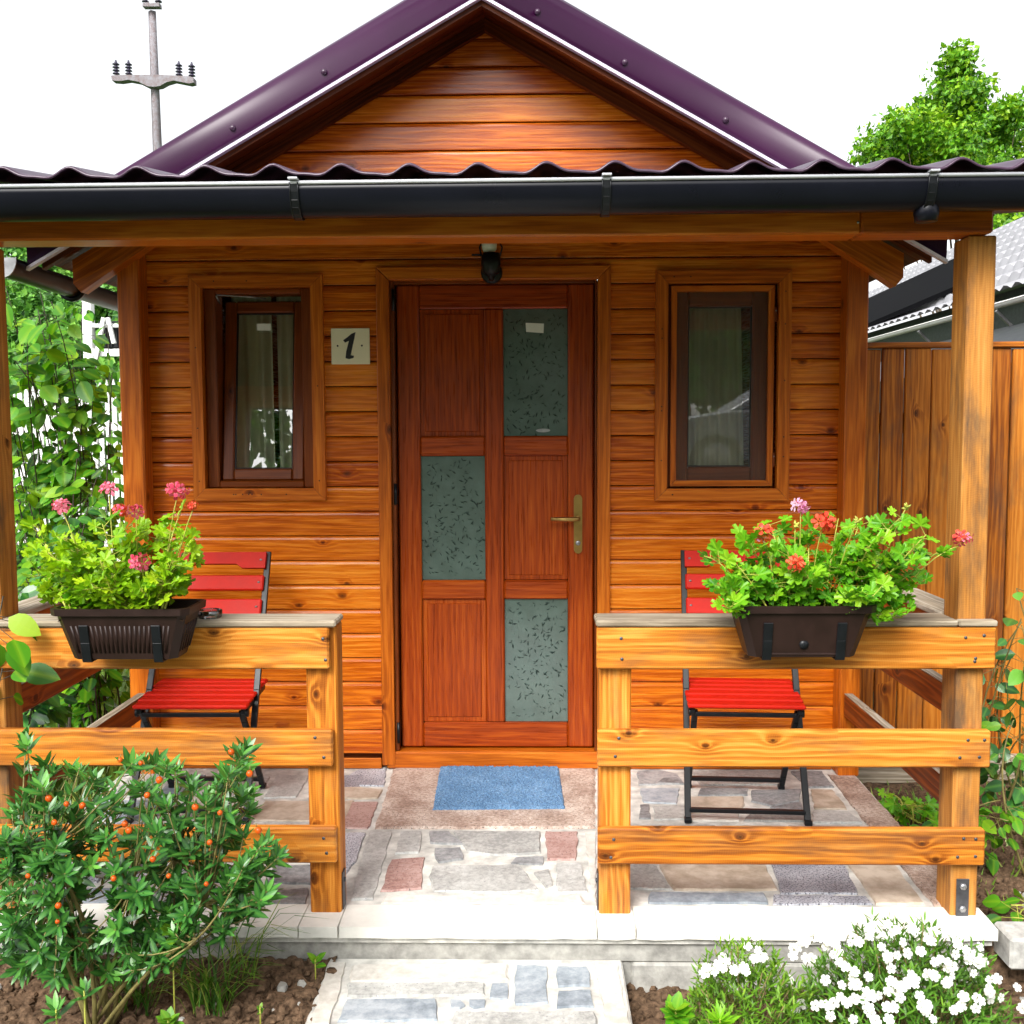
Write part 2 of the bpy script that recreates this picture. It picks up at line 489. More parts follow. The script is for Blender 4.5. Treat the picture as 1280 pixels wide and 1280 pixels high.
ST_BLU = stone('blue grey slate', [(.3, (.17, .20, .23)), (.5, (.28, .315, .35)), (.7, (.40, .43, .46))], 30, .6)
ST_CRM = stone('cream stone', [(.3, (.46, .43, .38)), (.5, (.57, .54, .49)), (.7, (.68, .66, .61))], 30, .6)
STONES = [MORTAR, GRANITE_R, ST_LG, ST_DG, ST_TAN, ST_RED, ST_SPK, ST_BLU, ST_CRM, LIPST, CONC]
(I_M, I_GR, I_LG, I_DG, I_TAN, I_RED, I_SPK, I_BLU, I_CRM, I_LIP, I_CONC) = range(11)

L_GERL = leafm('geranium leaf lime', [(0, (.075, .25, .004)), (.5, (.25, .48, .007)), (1, (.45, .63, .015))], trans=.35)
L_GERR = leafm('geranium leaf green', [(0, (.035, .18, .006)), (.5, (.13, .40, .009)), (1, (.30, .56, .016))], trans=.35)
L_BUSH = leafm('dark glossy leaf', [(0, (.008, .050, .012)), (.6, (.034, .155, .028)), (1, (.15, .40, .05))], rough=.32, trans=.2, spec=.5)
L_VINE = leafm('broad vine leaf', [(0, (.020, .11, .008)), (.6, (.095, .33, .012)), (1, (.34, .54, .02))], trans=.4)
L_PHLX = leafm('narrow phlox leaf', [(0, (.018, .075, .010)), (.6, (.055, .19, .014)), (1, (.20, .38, .03))], trans=.25)
L_YGRN = leafm('yellow green leaf', [(0, (.02, .085, .007)), (.5, (.07, .22, .011)), (1, (.24, .40, .025))], trans=.25)
L_TREE = leafm('tree leaf', [(0, (.014, .085, .005)), (.5, (.095, .31, .008)), (1, (.36, .56, .02))], trans=.3)
L_FAR = leafm('far tree leaf', [(0, (.018, .085, .016)), (.5, (.075, .24, .03)), (1, (.20, .42, .05))], trans=.2)
L_GRASS = leafm('grass blade', [(0, (.03, .10, .01)), (.6, (.09, .24, .015)), (1, (.30, .36, .07))], trans=.3)
P_PINK = leafm('pink petal', [(0, (.52, .03, .08)), (.6, (.72, .08, .16)), (1, (.84, .30, .42))], trans=.3)
P_RED = leafm('orange red petal', [(0, (.60, .025, .015)), (.6, (.78, .07, .03)), (1, (.85, .20, .09))], trans=.3)
P_LILAC = leafm('lilac petal', [(0, (.55, .10, .30)), (.6, (.72, .30, .52)), (1, (.85, .62, .75))], trans=.3)
P_WHITE = leafm('white petal', [(0, (.74, .76, .72)), (1, (.86, .86, .84))], trans=.3)
BERRY = plain('orange berry', (.56, .085, .006), rough=.3, spec=.3, var=.18, scale=40)

# ------------------------------------------------------------------ leaf shapes
def leaf_ovate(w=.5, cup=.12, n=5):
    """unit length leaf along +y, folded along the midrib"""
    v, f = [(0, 0, 0)], []
    for i in range(1, n):
        t = i / n
        hw = w / 2 * math.sin(PI * t ** .8) ** .8
        z = -cup * t * t
        v += [(-hw, t, z + cup * .6 * hw), (0, t, z), (hw, t, z + cup * .6 * hw)]
    v.append((0, 1, -cup))
    f += [(0, 2, 1), (0, 3, 2)]
    for i in range(n - 2):
        a = 1 + 3 * i
        f += [(a, a + 1, a + 4, a + 3), (a + 1, a + 2, a + 5, a + 4)]
    a = 1 + 3 * (n - 2); e = len(v) - 1
    f += [(a, a + 1, e), (a + 1, a + 2, e)]
    return np.array(v), f

def leaf_geranium(seed=0):
    """five scalloped lobes round the stalk, cupped"""
    r_ = random.Random(seed)
    v, f = [(0, 0, 0)], []
    k = 21
    for i in range(k):
        t = i / (k - 1)
        an = -PI / 2 + R(25) + t * (2 * PI - R(50))
        lobe = abs(math.sin(5 * PI * t))
        rad = .30 + .20 * lobe ** .6 + .035 * (1 if i % 2 else -1) + r_.uniform(-.02, .02)
        v.append((rad * math.cos(an), rad * math.sin(an) + .12, .16 * rad * (1 + .6 * math.cos(10 * PI * t))))
    for i in range(1, k): f.append((0, i, i + 1))
    return np.array(v), f

def leaf_diamond(w=.7):
    return np.array([(0, 0, 0), (-w / 2, .45, .06), (0, 1, -.08), (w / 2, .45, .06)]), [(0, 3, 2, 1)]

def petal_flower(n=5, w=.5, cup=.25, gap=.06):
    v, f = [], []
    for i in range(n):
        a = 2 * PI * i / n
        base = len(v)
        for (x, y, z) in ((0, gap, 0), (-w / 2, .30, cup * .3), (-w * .42, .46, cup * .36), (0, .50, cup * .3), (w * .42, .46, cup * .36), (w / 2, .30, cup * .3)):
            v.append((x * math.cos(a) - y * math.sin(a), x * math.sin(a) + y * math.cos(a), z))
        f.append((base, base + 5, base + 4, base + 3, base + 2, base + 1))
    return np.array(v), f

def scatter(mb, tmpl, items, mi=0):
    """items: (position, direction of the leaf, normal, size, pid)"""
    tv, tf = tmpl
    for (p, d, nrm, s, pid) in items:
        d = Vector(d).normalized()
        nrm = Vector(nrm)
        x = d.cross(nrm)
        if x.length < 1e-4: x = d.orthogonal()
        x.normalize()
        z = x.cross(d)
        M3 = np.array([x, d, z]) * s
        vv = tv @ M3 + np.array(p)
        gc = tv
        n = len(mb.v)
        mb.v += [tuple(q) for q in vv.tolist()]
        mb.f += [tuple(i + n for i in fc) for fc in tf]
        mb.m += [mi] * len(tf); mb.sm += [False] * len(tf)
        mb.pid += [pid] * len(tv)
        mb.gc += [tuple(q) for q in gc.tolist()]

def rv(r_=rnd):
    while True:
        v = Vector((r_.uniform(-1, 1), r_.uniform(-1, 1), r_.uniform(-1, 1)))
        if .05 < v.length < 1: return v.normalized()

def curve(a, b, sag=(0, 0, 0), n=7):
    a, b, s = Vector(a), Vector(b), Vector(sag)
    return [a.lerp(b, i / (n - 1)) + s * (4 * (i / (n - 1)) * (1 - i / (n - 1))) for i in range(n)]

def wm(o):
    m = o.matrix_parent_inverse @ o.matrix_basis
    return wm(o.parent) @ m if o.parent else o.matrix_basis.copy()

def part(name, mb, mats, parent, label=None, world=True):
    """a child mesh; world=True when the pieces were collected in world coordinates"""
    o = mb.build(name, mats, parent)
    if world: o.matrix_parent_inverse = wm(parent).inverted()
    if label: o['label'] = label
    return o

def copy_tree(o, parent=None):
    c = o.copy(); COL.objects.link(c)
    if parent: c.parent = parent
    for ch in list(o.children): copy_tree(ch, c)
    return c

# ================================================================== GROUND, SOIL, PATH, HILL
def fbm(x, y, s, o=4):
    v, a = 0, 1
    for i in range(o):
        v += a * noise.noise(Vector((x * s, y * s, i * 7.3))); s *= 2.1; a *= .5
    return v

mb = MB()
nx = 40
gv, gf = [], []
for j in range(nx + 1):
    for i in range(nx + 1):
        x = (i / nx - .5) * 2; y = (j / nx - .5) * 2
        x = math.copysign(abs(x) ** 3, x) * 600; y = math.copysign(abs(y) ** 3, y) * 600
        gv.append((x, y, -.30))
for j in range(nx):
    for i in range(nx):
        a = j * (nx + 1) + i
        gf.append((a, a + 1, a + nx + 2, a + nx + 1))
mb.add(gv, gf)
tag(mb.build('ground', LAWN), 'grassy garden ground around the wooden cabin', 'ground', kind='structure')

def ground_h(x, y):
    if x < -.2: base = -.135 - .02 * min(1, max(0, -y)) 
    elif x > 1.41 and y > 0: base = -.10
    else: base = -.225
    return base + .012 * fbm(x, y, 3)

def soil_patch(name, x0, x1, y0, y1, step, label):
    r_ = random.Random(3)
    m_ = MB()
    nx_, ny_ = int((x1 - x0) / step), int((y1 - y0) / step)
    vv, ff = [], []
    for j in range(ny_ + 1):
        for i in range(nx_ + 1):
            x = x0 + (x1 - x0) * i / nx_; y = y0 + (y1 - y0) * j / ny_
            h = ground_h(x, y) + .016 * fbm(x, y, 20, 3) + .012 * max(0, fbm(x + 5, y, 45, 2))
            vv.append((x + r_.uniform(-.3, .3) * step, y + r_.uniform(-.3, .3) * step, h + r_.uniform(-.003, .003)))
    for j in range(ny_):
        for i in range(nx_):
            a = j * (nx_ + 1) + i
            ff.append((a, a + 1, a + nx_ + 2, a + nx_ + 1))
    m_.add(vv, ff, smooth=True)
    # clods and pebbles lying loose in the bed
    for k in range(int((x1 - x0) * (y1 - y0) * 1500)):
        x, y = r_.uniform(x0, x1), r_.uniform(y0, min(y1, .9))
        s = r_.choice((.004, .006, .008, .012, .018)) * r_.uniform(.7, 1.3)
        c = Vector((x, y, ground_h(x, y) + s * .35))
        n_ = 6; vs_, fs_ = [], []
        for a in range(3):
            for b in range(n_):
                rr = (.75, 1, .6)[a] * s * r_.uniform(.7, 1.2)
                vs_.append(c + Vector((rr * math.cos(2 * PI * b / n_), rr * math.sin(2 * PI * b / n_), (a - 1) * s * .6)))
        for a in range(2):
            for b in range(n_):
                fs_.append((a * n_ + b, a * n_ + (b + 1) % n_, (a + 1) * n_ + (b + 1) % n_, (a + 1) * n_ + b))
        fs_.append(tuple(range(2 * n_, 3 * n_)))
        m_.add(vs_, fs_, 1 if r_.random() < .03 else 0)
    return tag(m_.build(name, [SOIL, CONC]), label, 'soil', kind='structure')
soil_patch('soil', -2.6, -.56, -1.3, -.03, .012, 'brown crumbly garden soil left of the stone path')
soil_patch('soil', .25, 2.8, -1.3, 1.6, .016, 'brown garden soil right of the porch and path')
# rough grass beside the porch on the left
mb = MB()
for k in range(2600):
    x, y = rnd.uniform(-3.6, -1.72), rnd.uniform(-.2, 4)
    p = (x, y, -.30)
    d = (rnd.uniform(-.5, .5), rnd.uniform(-.5, .5), 1)
    scatter(mb, leaf_diamond(.09), [(p, d, (rnd.uniform(-1, 1), -1, .2), rnd.uniform(.2, .42), rnd.random())])
for k in range(1500):
    x, y = rnd.uniform(1.45, 3.2), rnd.uniform(.25, 1.48)
    p = (x, y, -.2)
    d = (rnd.uniform(-.6, .6), rnd.uniform(-.6, .6), 1)
    scatter(mb, leaf_diamond(.12), [(p, d, (rnd.uniform(-1, 1), -1, .2), rnd.uniform(.06, .16), rnd.random())])
tag(mb.build('grass', L_GRASS), 'rough green grass growing along both sides of the porch', 'grass', kind='stuff')

def jag(poly, r_, step=.03, amp=.003):
    out = []
    n = len(poly)
    for i in range(n):
        a, b = Vector(poly[i]), Vector(poly[(i + 1) % n])
        k = max(1, int((b - a).length / step))
        for j in range(k):
            p = a.lerp(b, j / k)
            out.append((p.x + r_.uniform(-amp, amp), p.y + r_.uniform(-amp, amp)))
    return out

def lay(m_, poly, zf, mi, r_, th=.006, amp=.004):
    """one flagstone: polygon on plan raised th above the bed"""
    n = len(poly)
    area = sum(poly[i][0] * poly[(i + 1) % n][1] - poly[(i + 1) % n][0] * poly[i][1] for i in range(n))
    if area < 0: poly = poly[::-1]
    pl = jag(poly, r_, amp=amp)
    n = len(pl)
    cx = sum(p[0] for p in pl) / n; cy = sum(p[1] for p in pl) / n
    inner = [(p[0] + (cx - p[0]) * .03, p[1] + (cy - p[1]) * .03) for p in pl]
    h = th + r_.uniform(0, .002)
    vv = [(p[0], p[1], zf(p[1]) + .0005) for p in pl] + [(p[0], p[1], zf(p[1]) + h) for p in inner]
    ff = [tuple(range(n, 2 * n))] + [(i, (i + 1) % n, n + (i + 1) % n, n + i) for i in range(n)]
    o = r_.random() * 50
    m_.add(vv, ff, mi, r_.random(), [(p[0] + o, p[1] + o, 0) for p in vv])

def random_stones(m_, x0, x1, y0, y1, zf, r_, kinds, lo=.13, hi=.30, gap=.012):
    y = y0
    while y < y1 - .05:
        h = min(r_.uniform(lo, hi) * .8, y1 - y)
        if y1 - y - h < .07: h = y1 - y
        x = x0
        while x < x1 - .04:
            w = min(r_.uniform(lo, hi) * 1.2, x1 - x)
            if x1 - x - w < .07: w = x1 - x
            j = lambda: r_.uniform(-.02, .02)
            q = [(x + gap + abs(j()), y + gap + abs(j())), (x + w - gap - abs(j()), y + gap + abs(j())),
                 (x + w - gap - abs(j()), y + h - gap - abs(j())), (x + w * .5, y + h - gap - abs(j())), (x + gap + abs(j()), y + h - gap - abs(j()))]
            lay(m_, q, zf, r_.choice(kinds), r_)
            x += w
        y += h

r_ = random.Random(11)
mb = MB()
X0, X1 = -1.74, 1.405
# mortar bed (top face follows the fall of the floor), then concrete underneath
def slab(m_, x0, x1, y0, y1, zf, th, mi, ny=12):
    vv, ff = [], []
    for j in range(ny + 1):
        y = y0 + (y1 - y0) * j / ny
        vv += [(x0, y, zf(y)), (x1, y, zf(y)), (x1, y, zf(y) - th), (x0, y, zf(y) - th)]
    for j in range(ny):
        a = 4 * j
        for k in range(4):
            ff.append((a + k, a + (k + 1) % 4, a + 4 + (k + 1) % 4, a + 4 + k))
    ff += [(3, 2, 1, 0), tuple(4 * ny + k for k in range(4))]
    m_.add(vv, ff, mi)
slab(mb, X0, X1, -.045, W + .02, floor_z, .05, I_M)
mb.box(X0 + .01, X1 - .015, -.032, 1.3, -.14, -.076, ch=.004, mi=I_CONC)
mb.box(X0 + .02, X1 - .02, -.022, 1.3, -.36, -.1405, ch=.006, mi=I_CONC)
mb.box(.33, 1.30, -.036, .1, -.37, -.1415, ch=.008, mi=I_CONC)
def zs(l, z0=None):
    return [tuple(on_floor(400 + x * .375, 800 + y * .375)[:2]) for x, y in l]
def zr(l):
    return [tuple(on_floor(800 + x * .375, 800 + y * .375)[:2]) for x, y in l]
def put(mi, l): lay(mb, zs(l), floor_z, mi, r_)
def putr(mi, l): lay(mb, zr(l), floor_z, mi, r_)
put(I_GR, [(247, 426), (918, 428), (918, 630), (182, 632)])
put(I_LG, [(165, 642), (240, 642), (176, 868), (100, 870)])
put(I_LG, [(270, 642), (340, 642), (330, 713), (252, 716)])
put(I_DG, [(362, 645), (430, 642), (475, 685), (370, 680)])
put(I_DG, [(378, 700), (468, 696), (478, 733), (392, 746)])
put(I_LG, [(444, 642), (735, 643), (737, 712), (600, 722), (492, 712), (482, 690)])
put(I_RED, [(750, 643), (860, 643), (855, 735), (757, 737)])
put(I_DG, [(652, 728), (744, 727), (744, 754), (632, 750)])
put(I_RED, [(237, 735), (350, 728), (335, 833), (202, 843)])
put(I_LG, [(372, 757), (668, 753), (735, 838), (600, 846), (382, 840), (362, 790)])
put(I_LG, [(786, 750), (868, 746), (893, 846), (792, 846)])
put(I_CRM, [(884, 642), (918, 642), (918, 876), (904, 850)])
put(I_CRM, [(210, 857), (876, 857), (886, 880), (200, 882)])
put(I_LG, [(715, 782), (763, 771), (775, 823), (755, 829)])
put(I_SPK, [(70, 470), (130, 434), (222, 432), (215, 490), (130, 488)])
put(I_TAN, [(70, 495), (130, 496), (208, 502), (195, 532), (70, 532)])
put(I_RED, [(70, 545), (196, 543), (160, 633), (60, 630)])
put(I_SPK, [(60, 646), (153, 646), (122, 740), (70, 800), (40, 800)])
putr(I_DG, [(-10, 440), (60, 435), (128, 450), (148, 483), (-5, 485)])
putr(I_DG, [(80, 465), (120, 462), (148, 483), (60, 480)])
putr(I_BLU, [(0, 497), (130, 498), (124, 548), (10, 544)])
putr(I_DG, [(0, 553), (30, 552), (34, 598), (0, 598)])
putr(I_LG, [(46, 560), (148, 552), (150, 600), (48, 603)])
putr(I_LG, [(170, 440), (480, 440), (480, 485), (200, 486)])
putr(I_DG, [(200, 497), (358, 497), (358, 520), (190, 520)])
putr(I_DG, [(372, 505), (540, 500), (530, 538), (440, 558), (372, 540)])
putr(I_TAN, [(168, 528), (345, 526), (352, 550), (330, 576), (165, 580)])
putr(I_CRM, [(165, 586), (330, 582), (330, 606), (162, 606)])
putr(I_DG, [(435, 562), (538, 543), (543, 570), (460, 572)])
putr(I_LG, [(370, 575), (450, 580), (550, 578), (560, 608), (345, 606)])
putr(I_TAN, [(568, 500), (640, 502), (692, 568), (582, 565)])
putr(I_LG, [(578, 573), (698, 576), (738, 612), (572, 612)])
putr(I_DG, [(500, 440), (605, 440), (645, 492), (560, 494)])
putr(I_GR, [(622, 448), (712, 452), (858, 612), (985, 752), (1110, 890), (985, 893), (865, 752), (752, 612)])
putr(I_TAN, [(62, 750), (418, 746), (456, 838), (112, 838)])
putr(I_SPK, [(438, 746), (678, 746), (730, 850), (470, 850)])
putr(I_TAN, [(694, 750), (846, 750), (950, 885), (785, 885)])
putr(I_LG, [(-60, 745), (45, 745), (105, 835), (-60, 832)])
putr(I_BLU, [(28, 846), (418, 850), (428, 882), (28, 882)])
putr(I_SPK, [(448, 855), (758, 858), (775, 885), (446, 885)])
putr(I_LG, [(-70, 620), (250, 620), (300, 732), (-70, 734)])
putr(I_TAN, [(270, 622), (470, 622), (500, 732), (312, 732)])
putr(I_LG, [(490, 622), (735, 622), (840, 735), (520, 735)])
random_stones(mb, -1.70, -.665, .06, 1.28, floor_z, r_, [I_LG, I_SPK, I_TAN, I_DG, I_CRM, I_BLU])
# pale coping along the front edge
cut = [X0 - .005] + [on_floor(px, 1150).x for px in (230, 378, 427, 745, 793)] + [X1 + .012]
for a, b in zip(cut, cut[1:]):
    y1 = on_floor(640, 1134).y
    vv, ff = [], []
    pl = jag([(a + .002, -.062), (b - .002, -.062), (b - .002, y1), (a + .002, y1)], r_, .05, .0015)
    n = len(pl)
    vv = [(p[0], p[1], floor_z(p[1]) + .006) for p in pl] + [(p[0] , p[1] , floor_z(p[1]) - .028 + r_.uniform(-.003, .003)) for p in pl]
    ff = [tuple(range(n))] + [(n + i, n + (i + 1) % n, (i + 1) % n, i) for i in range(n)] + [tuple(range(2 * n - 1, n - 1, -1))]
    o = r_.random() * 30
    mb.add(vv, ff, I_LIP, r_.random(), [(p[0] + o, p[1], p[2]) for p in vv])
tag(mb.build('porch_floor', STONES), 'raised porch floor of mixed flagstones with pale coping edge', 'porch floor', kind='structure')

# garden path
PZ = -.13
pz = lambda y: PZ
mb = MB()
PA, PB = -.585, .302
mb.box(PA, PB, -2.6, -.034, -.34, PZ, ch=.006, mi=I_M)
def putp(mi, l): lay(mb, [tuple(on_z(400 + x * .375, 800 + y * .375, PZ)[:2]) for x, y in l], pz, mi, r_)
putp(I_BLU, [(652, 1087), (754, 1091), (758, 1213), (650, 1222)])
putp(I_BLU, [(787, 1094), (893, 1096), (903, 1157), (792, 1160)])
putp(I_BLU, [(792, 1174), (903, 1173), (913, 1228), (792, 1228)])
putp(I_BLU, [(570, 1152), (624, 1150), (624, 1198), (600, 1202), (566, 1196)])
putp(I_BLU, [(500, 1205), (548, 1205), (550, 1226), (512, 1230), (497, 1220)])
putp(I_BLU, [(432, 1205), (470, 1205), (480, 1222), (470, 1231), (432, 1230)])
putp(I_LG, [(92, 1152), (552, 1148), (552, 1188), (90, 1192)])
putp(I_BLU, [(88, 1203), (388, 1203), (388, 1272), (60, 1276)])
putp(I_LG, [(442, 1247), (918, 1243), (935, 1310), (430, 1312)])
putp(I_CRM, [(105, 1088), (628, 1083), (628, 1136), (98, 1141)])
putp(I_CRM, [(25, 1080), (90, 1080), (30, 1290), (-30, 1290)])
putp(I_CRM, [(915, 1075), (990, 1075), (1030, 1290), (955, 1290)])
random_stones(mb, PA + .06, PB - .06, -2.5, -.55, pz, r_, [I_LG, I_BLU, I_CRM, I_BLU])
tag(mb.build('path', STONES), 'pale flagstone garden path leading up to the porch', 'path', kind='structure')

# wooded hill, left and behind
def hill_h(x, y):
    d = y + 3
    t = min(1, max(0, (y - 16) / 46))
    side = 1 / (1 + math.exp((x + 9 - .12 * y) / 5))
    return -.3 + d * (.012 + .168 * t) * side
mb = MB()
hv, hf = [], []
n = 50
for j in range(n + 1):
    for i in range(n + 1):
        x = -90 + 150 * i / n; y = 15 + 70 * j / n
        hv.append((x, y, hill_h(x, y) - .05))
for j in range(n):
    for i in range(n):
        a = j * (n + 1) + i
        hf.append((a, a + 1, a + n + 2, a + n + 1))
mb.add(hv, hf, smooth=True)
tag(mb.build('hill', HILLM), 'green wooded hillside rising behind the cabin on the left', 'hill', kind='structure')

def clump_tree(mb, base, h, rad, r_, nleaf, size, tmpl, mi=0, shape=1.0, n_cl=26, cone=False):
    """leaf clumps spread through an uneven crown volume"""
    base = Vector(base)
    for c in range(n_cl):
        t = r_.uniform(0, 1)
        if cone: t = 1 - math.sqrt(1 - t * .985)
        zc = h * (.24 + .74 * t)
        prof = ((1 - t) ** 1.2 * (.55 + .45 * min(1, t * 4)) + .03) if cone else math.sin(PI * (.12 + .80 * t ** shape)) ** .8
        rr = rad * prof * r_.uniform(.02, 1.0) ** .5
        an = r_.uniform(0, 2 * PI)
        cc = base + Vector((rr * math.cos(an), rr * math.sin(an), zc))
        cr = rad * (r_.uniform(.11, .21) * (1.1 - .45 * t) if cone else r_.uniform(.16, .34) * (1.1 - .5 * t))
        shade = r_.uniform(-.25, .25)
        items = []
        for k in range(int(nleaf / n_cl)):
            d = rv(r_)
            p = cc + d * cr * r_.uniform(.5, 1.12) * (1 if d.z > 0 else .75)
            dd = (d + rv(r_) * .9 + Vector((0, 0, -.25)))
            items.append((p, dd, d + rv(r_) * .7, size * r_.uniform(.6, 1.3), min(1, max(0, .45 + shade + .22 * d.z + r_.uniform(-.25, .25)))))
        scatter(mb, tmpl, items, mi)

fr = random.Random(21)
mb = MB()
for k in range(110):
    y = fr.uniform(20, 62); x = -fr.uniform(.30, .62) * (y + 3) + fr.uniform(-1, 3)
    h = .072 * (y + 3) * fr.uniform(.8, 1.1)
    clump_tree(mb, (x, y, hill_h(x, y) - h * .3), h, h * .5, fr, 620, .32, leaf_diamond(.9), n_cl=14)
tag(mb.build('forest', L_FAR), 'dense green forest covering the hillside behind the fence', 'forest', kind='stuff')

# ================================================================== THE CABIN
XC, ZA, SL = -.155, 3.128, .565            # apex of the verge's lower line, roof slope
YV = 1.05                                   # verge plane
EL, ER = -1.95, 1.64                        # eaves
def roof_z(x): return ZA - SL * abs(x - XC)
cabin = empty('wooden_cabin', (-.14, W, 0), label='small varnished wooden cabin with purple roof, door and two windows', cat='cabin')

DOOR = (-.62, .366, 0, 2.156)
WIN1 = (-1.413, -.846, 1.176, 2.127)
WIN2 = (.554, 1.119, 1.169, 2.131)
HOLES = [DOOR, WIN1, WIN2]
WX0, WX1 = -1.70, 1.425

def cut_spans(x0, x1, z0, z1, ins=.012):
    sp = [(x0, x1)]
    for (a, b, c, d) in HOLES:
        a, b, c, d = a + ins, b - ins, c + ins, d - ins
        if z1 <= c or z0 >= d: continue
        new = []
        for (p, q) in sp:
            if q <= a or p >= b: new.append((p, q)); continue
            if p < a: new.append((p, a))
            if q > b: new.append((b, q))
        sp = new
    return sp

wl = MB()
step = .1063
z = 1.14 - step * 10 - .012
zs_list = []
k = 0
while z < 3.1:
    zs_list.append((z, z + step if z < 2.2 else z + .113)); z = zs_list[-1][1]
for (z0, z1) in zs_list:
    x0, x1 = WX0, WX1
    if z1 > 2.2:
        lim = (ZA + .03 - z0) / SL
        x0, x1 = max(x0, XC - lim), min(x1, XC + lim)
        if x1 - x0 < .1: continue
    spans = [(p, q, z0, z1) for (p, q) in cut_spans(x0, x1, z0, z1)]
    for (ha, hb, hc, hd) in HOLES:
        if z0 < hd - .012 < z1 - .006: spans.append((ha + .012, hb - .012, hd - .012, z1))
        if z0 + .006 < hc + .012 < z1: spans.append((ha + .012, hb - .012, z0, hc + .012))
    rowpid = rnd.random()
    ro = (rnd.random() * 60, rnd.random() * 60)
    for (p, q, c0, c1) in spans:
        a, b = c0 + .0015, c1 - .0015
        # shiplap profile: a rounded shoulder at the top edge, sharp lower lip
        if c1 < z1: prof = [(W + .022, a), (W + .001, a), (W, a + .003), (W, b), (W + .022, b)]
        else: prof = [(W + .022, a), (W + .001, a), (W, a + .003), (W + .0005, b - min(.016, (b - a) * .6)), (W + .003, b - min(.008, (b - a) * .3)), (W + .008, b - min(.002, (b - a) * .1)), (W + .022, b)]
        n = len(prof)
        vv = [(p, y, zz) for (y, zz) in prof] + [(q, y, zz) for (y, zz) in prof]
        ff = [tuple(range(n)), tuple(range(2 * n - 1, n - 1, -1))] + [(i, n + i, n + (i + 1) % n, (i + 1) % n) for i in range(n)]
        wl.add(vv, ff, 0, rowpid, [(v_[0] + ro[0], v_[2] + ro[1], v_[1]) for v_ in vv])
# sheathing behind the planks, butted round the openings
yb0, yb1 = W + .0225, W + .10
def sheath(x0, x1, z0, z1): wl.box(x0, x1, yb0, yb1, z0, z1, ch=.0005, mi=1)
sheath(WX0, WIN1[0] + .03, 0, 2.25); sheath(WIN1[1] - .03, DOOR[0] + .03, 0, 2.25)
sheath(DOOR[1] - .03, WIN2[0] + .03, 0, 2.25); sheath(WIN2[1] - .03, WX1, 0, 2.25)
for H in (WIN1, WIN2):
    sheath(H[0] + .03, H[1] - .03, 0, H[2] + .03); sheath(H[0] + .03, H[1] - .03, H[3] - .03, 2.25)
sheath(DOOR[0] + .03, DOOR[1] - .03, DOOR[3] - .03, 2.25)
wl.prism([(WX0, 2.25), (WX1, 2.25), (WX1, roof_z(WX1)), (XC, ZA - .01), (WX0, roof_z(WX0))], 'y', yb0, yb1, mi=1)
part('wall', wl, [WALL, DARKW], cabin)

# side and back walls
sw = MB()
for (xa, xb, yy0, yy1) in ((WX0, WX0 + .05, W + .101, 5.5), (WX1 - .05, WX1, W + .101, 5.5)):
    z = 0
    while z < 2.2:
        sw.box(xa, xb, yy0, yy1, z, z + .1055, 'y', .006); z += .1063
sw.prism([(WX0 + .05, 0), (WX1 - .05, 0), (WX1 - .05, 2.2), (XC, 3.1), (WX0 + .05, 2.2)], 'y', 5.44, 5.5)
sw.box(WX0 + .051, WX1 - .051, W + .101, 5.43, -.2, .02, 'y', .001)
part('side_wall', sw, WALL, cabin)

# corner boards and sill boards
for (a, b) in ((-1.686, -1.592), (1.326, 1.414)):
    m_ = MB(); m_.box(a, b, W - .10, W - .002, 0, 2.3, 'z', .006)
    part('corner_post', m_, TRIM, cabin)
m_ = MB(); m_.box(-1.59, -.625, W - .014, W - .001, .002, .048, 'x', .004); m_.box(.372, 1.325, W - .014, W - .001, .002, .048, 'x', .004)
m_.box(-.6, .36, W - .02, W + .08, .004, .078, 'x', .006)
part('sill_board', m_, TRIM, cabin)

def mitred_frame(m_, x0, x1, z0, z1, w, y0, y1, bottom=True, mi=0):
    X_ = [(x0, z1), (x1, z1), (x1 - w, z1 - w), (x0 + w, z1 - w)]
    zb = z0 + w if bottom else z0
    m_.prism(X_, 'y', y0, y1, mi, grain=(1, 0, 0))
    g = .0008
    m_.prism([(x0, z1 - g), (x0 + w - g, z1 - w - g), (x0 + w - g, zb), (x0, z0)], 'y', y0 + .001, y1, mi, grain=(0, 0, 1))
    m_.prism([(x1, z1 - g), (x1, z0), (x1 - w + g, zb), (x1 - w + g, z1 - w - g)], 'y', y0 + .001, y1, mi, grain=(0, 0, 1))
    if bottom:
        m_.prism([(x0 + g, z0), (x0 + w, z0 + w - g), (x1 - w, z0 + w - g), (x1 - g, z0)], 'y', y0, y1, mi, grain=(1, 0, 0))

def soften(o, w=.004):
    b = o.modifiers.new('bevel', 'BEVEL'); b.width = w; b.segments = 2; b.limit_method = 'ANGLE'; b.angle_limit = R(40)

# ---- door
door = None
dm = MB()
yd = W + .034
for (a, b, c, d, ax) in ((-.541, -.446, .085, 2.087, 'z'), (.188, .298, .085, 2.087, 'z'), (-.4455, .1875, 1.986, 2.087, 'x'), (-.4455, .1875, .085, .194, 'x'),
                         (-.169, -.088, .1945, 1.9855, 'z'), (-.4455, -.1695, 1.361, 1.445, 'x'), (-.0875, .1875, 1.361, 1.445, 'x'),
                         (-.4455, -.1695, .739, .822, 'x'), (-.0875, .1875, .739, .822, 'x')):
    dm.box(a, b, yd, yd + .045, c, d, ax, .006)
door = part('door', dm, DOORW, cabin)
cells = {(0, 0): 0, (1, 0): 1, (0, 1): 1, (1, 1): 0, (0, 2): 0, (1, 2): 1}
COLX = ((-.4455, -.1695), (-.0875, .1875))
ROWZ = ((1.4455, 1.9855), (.8225, 1.3605), (.1945, .7385))
er = random.Random(5)
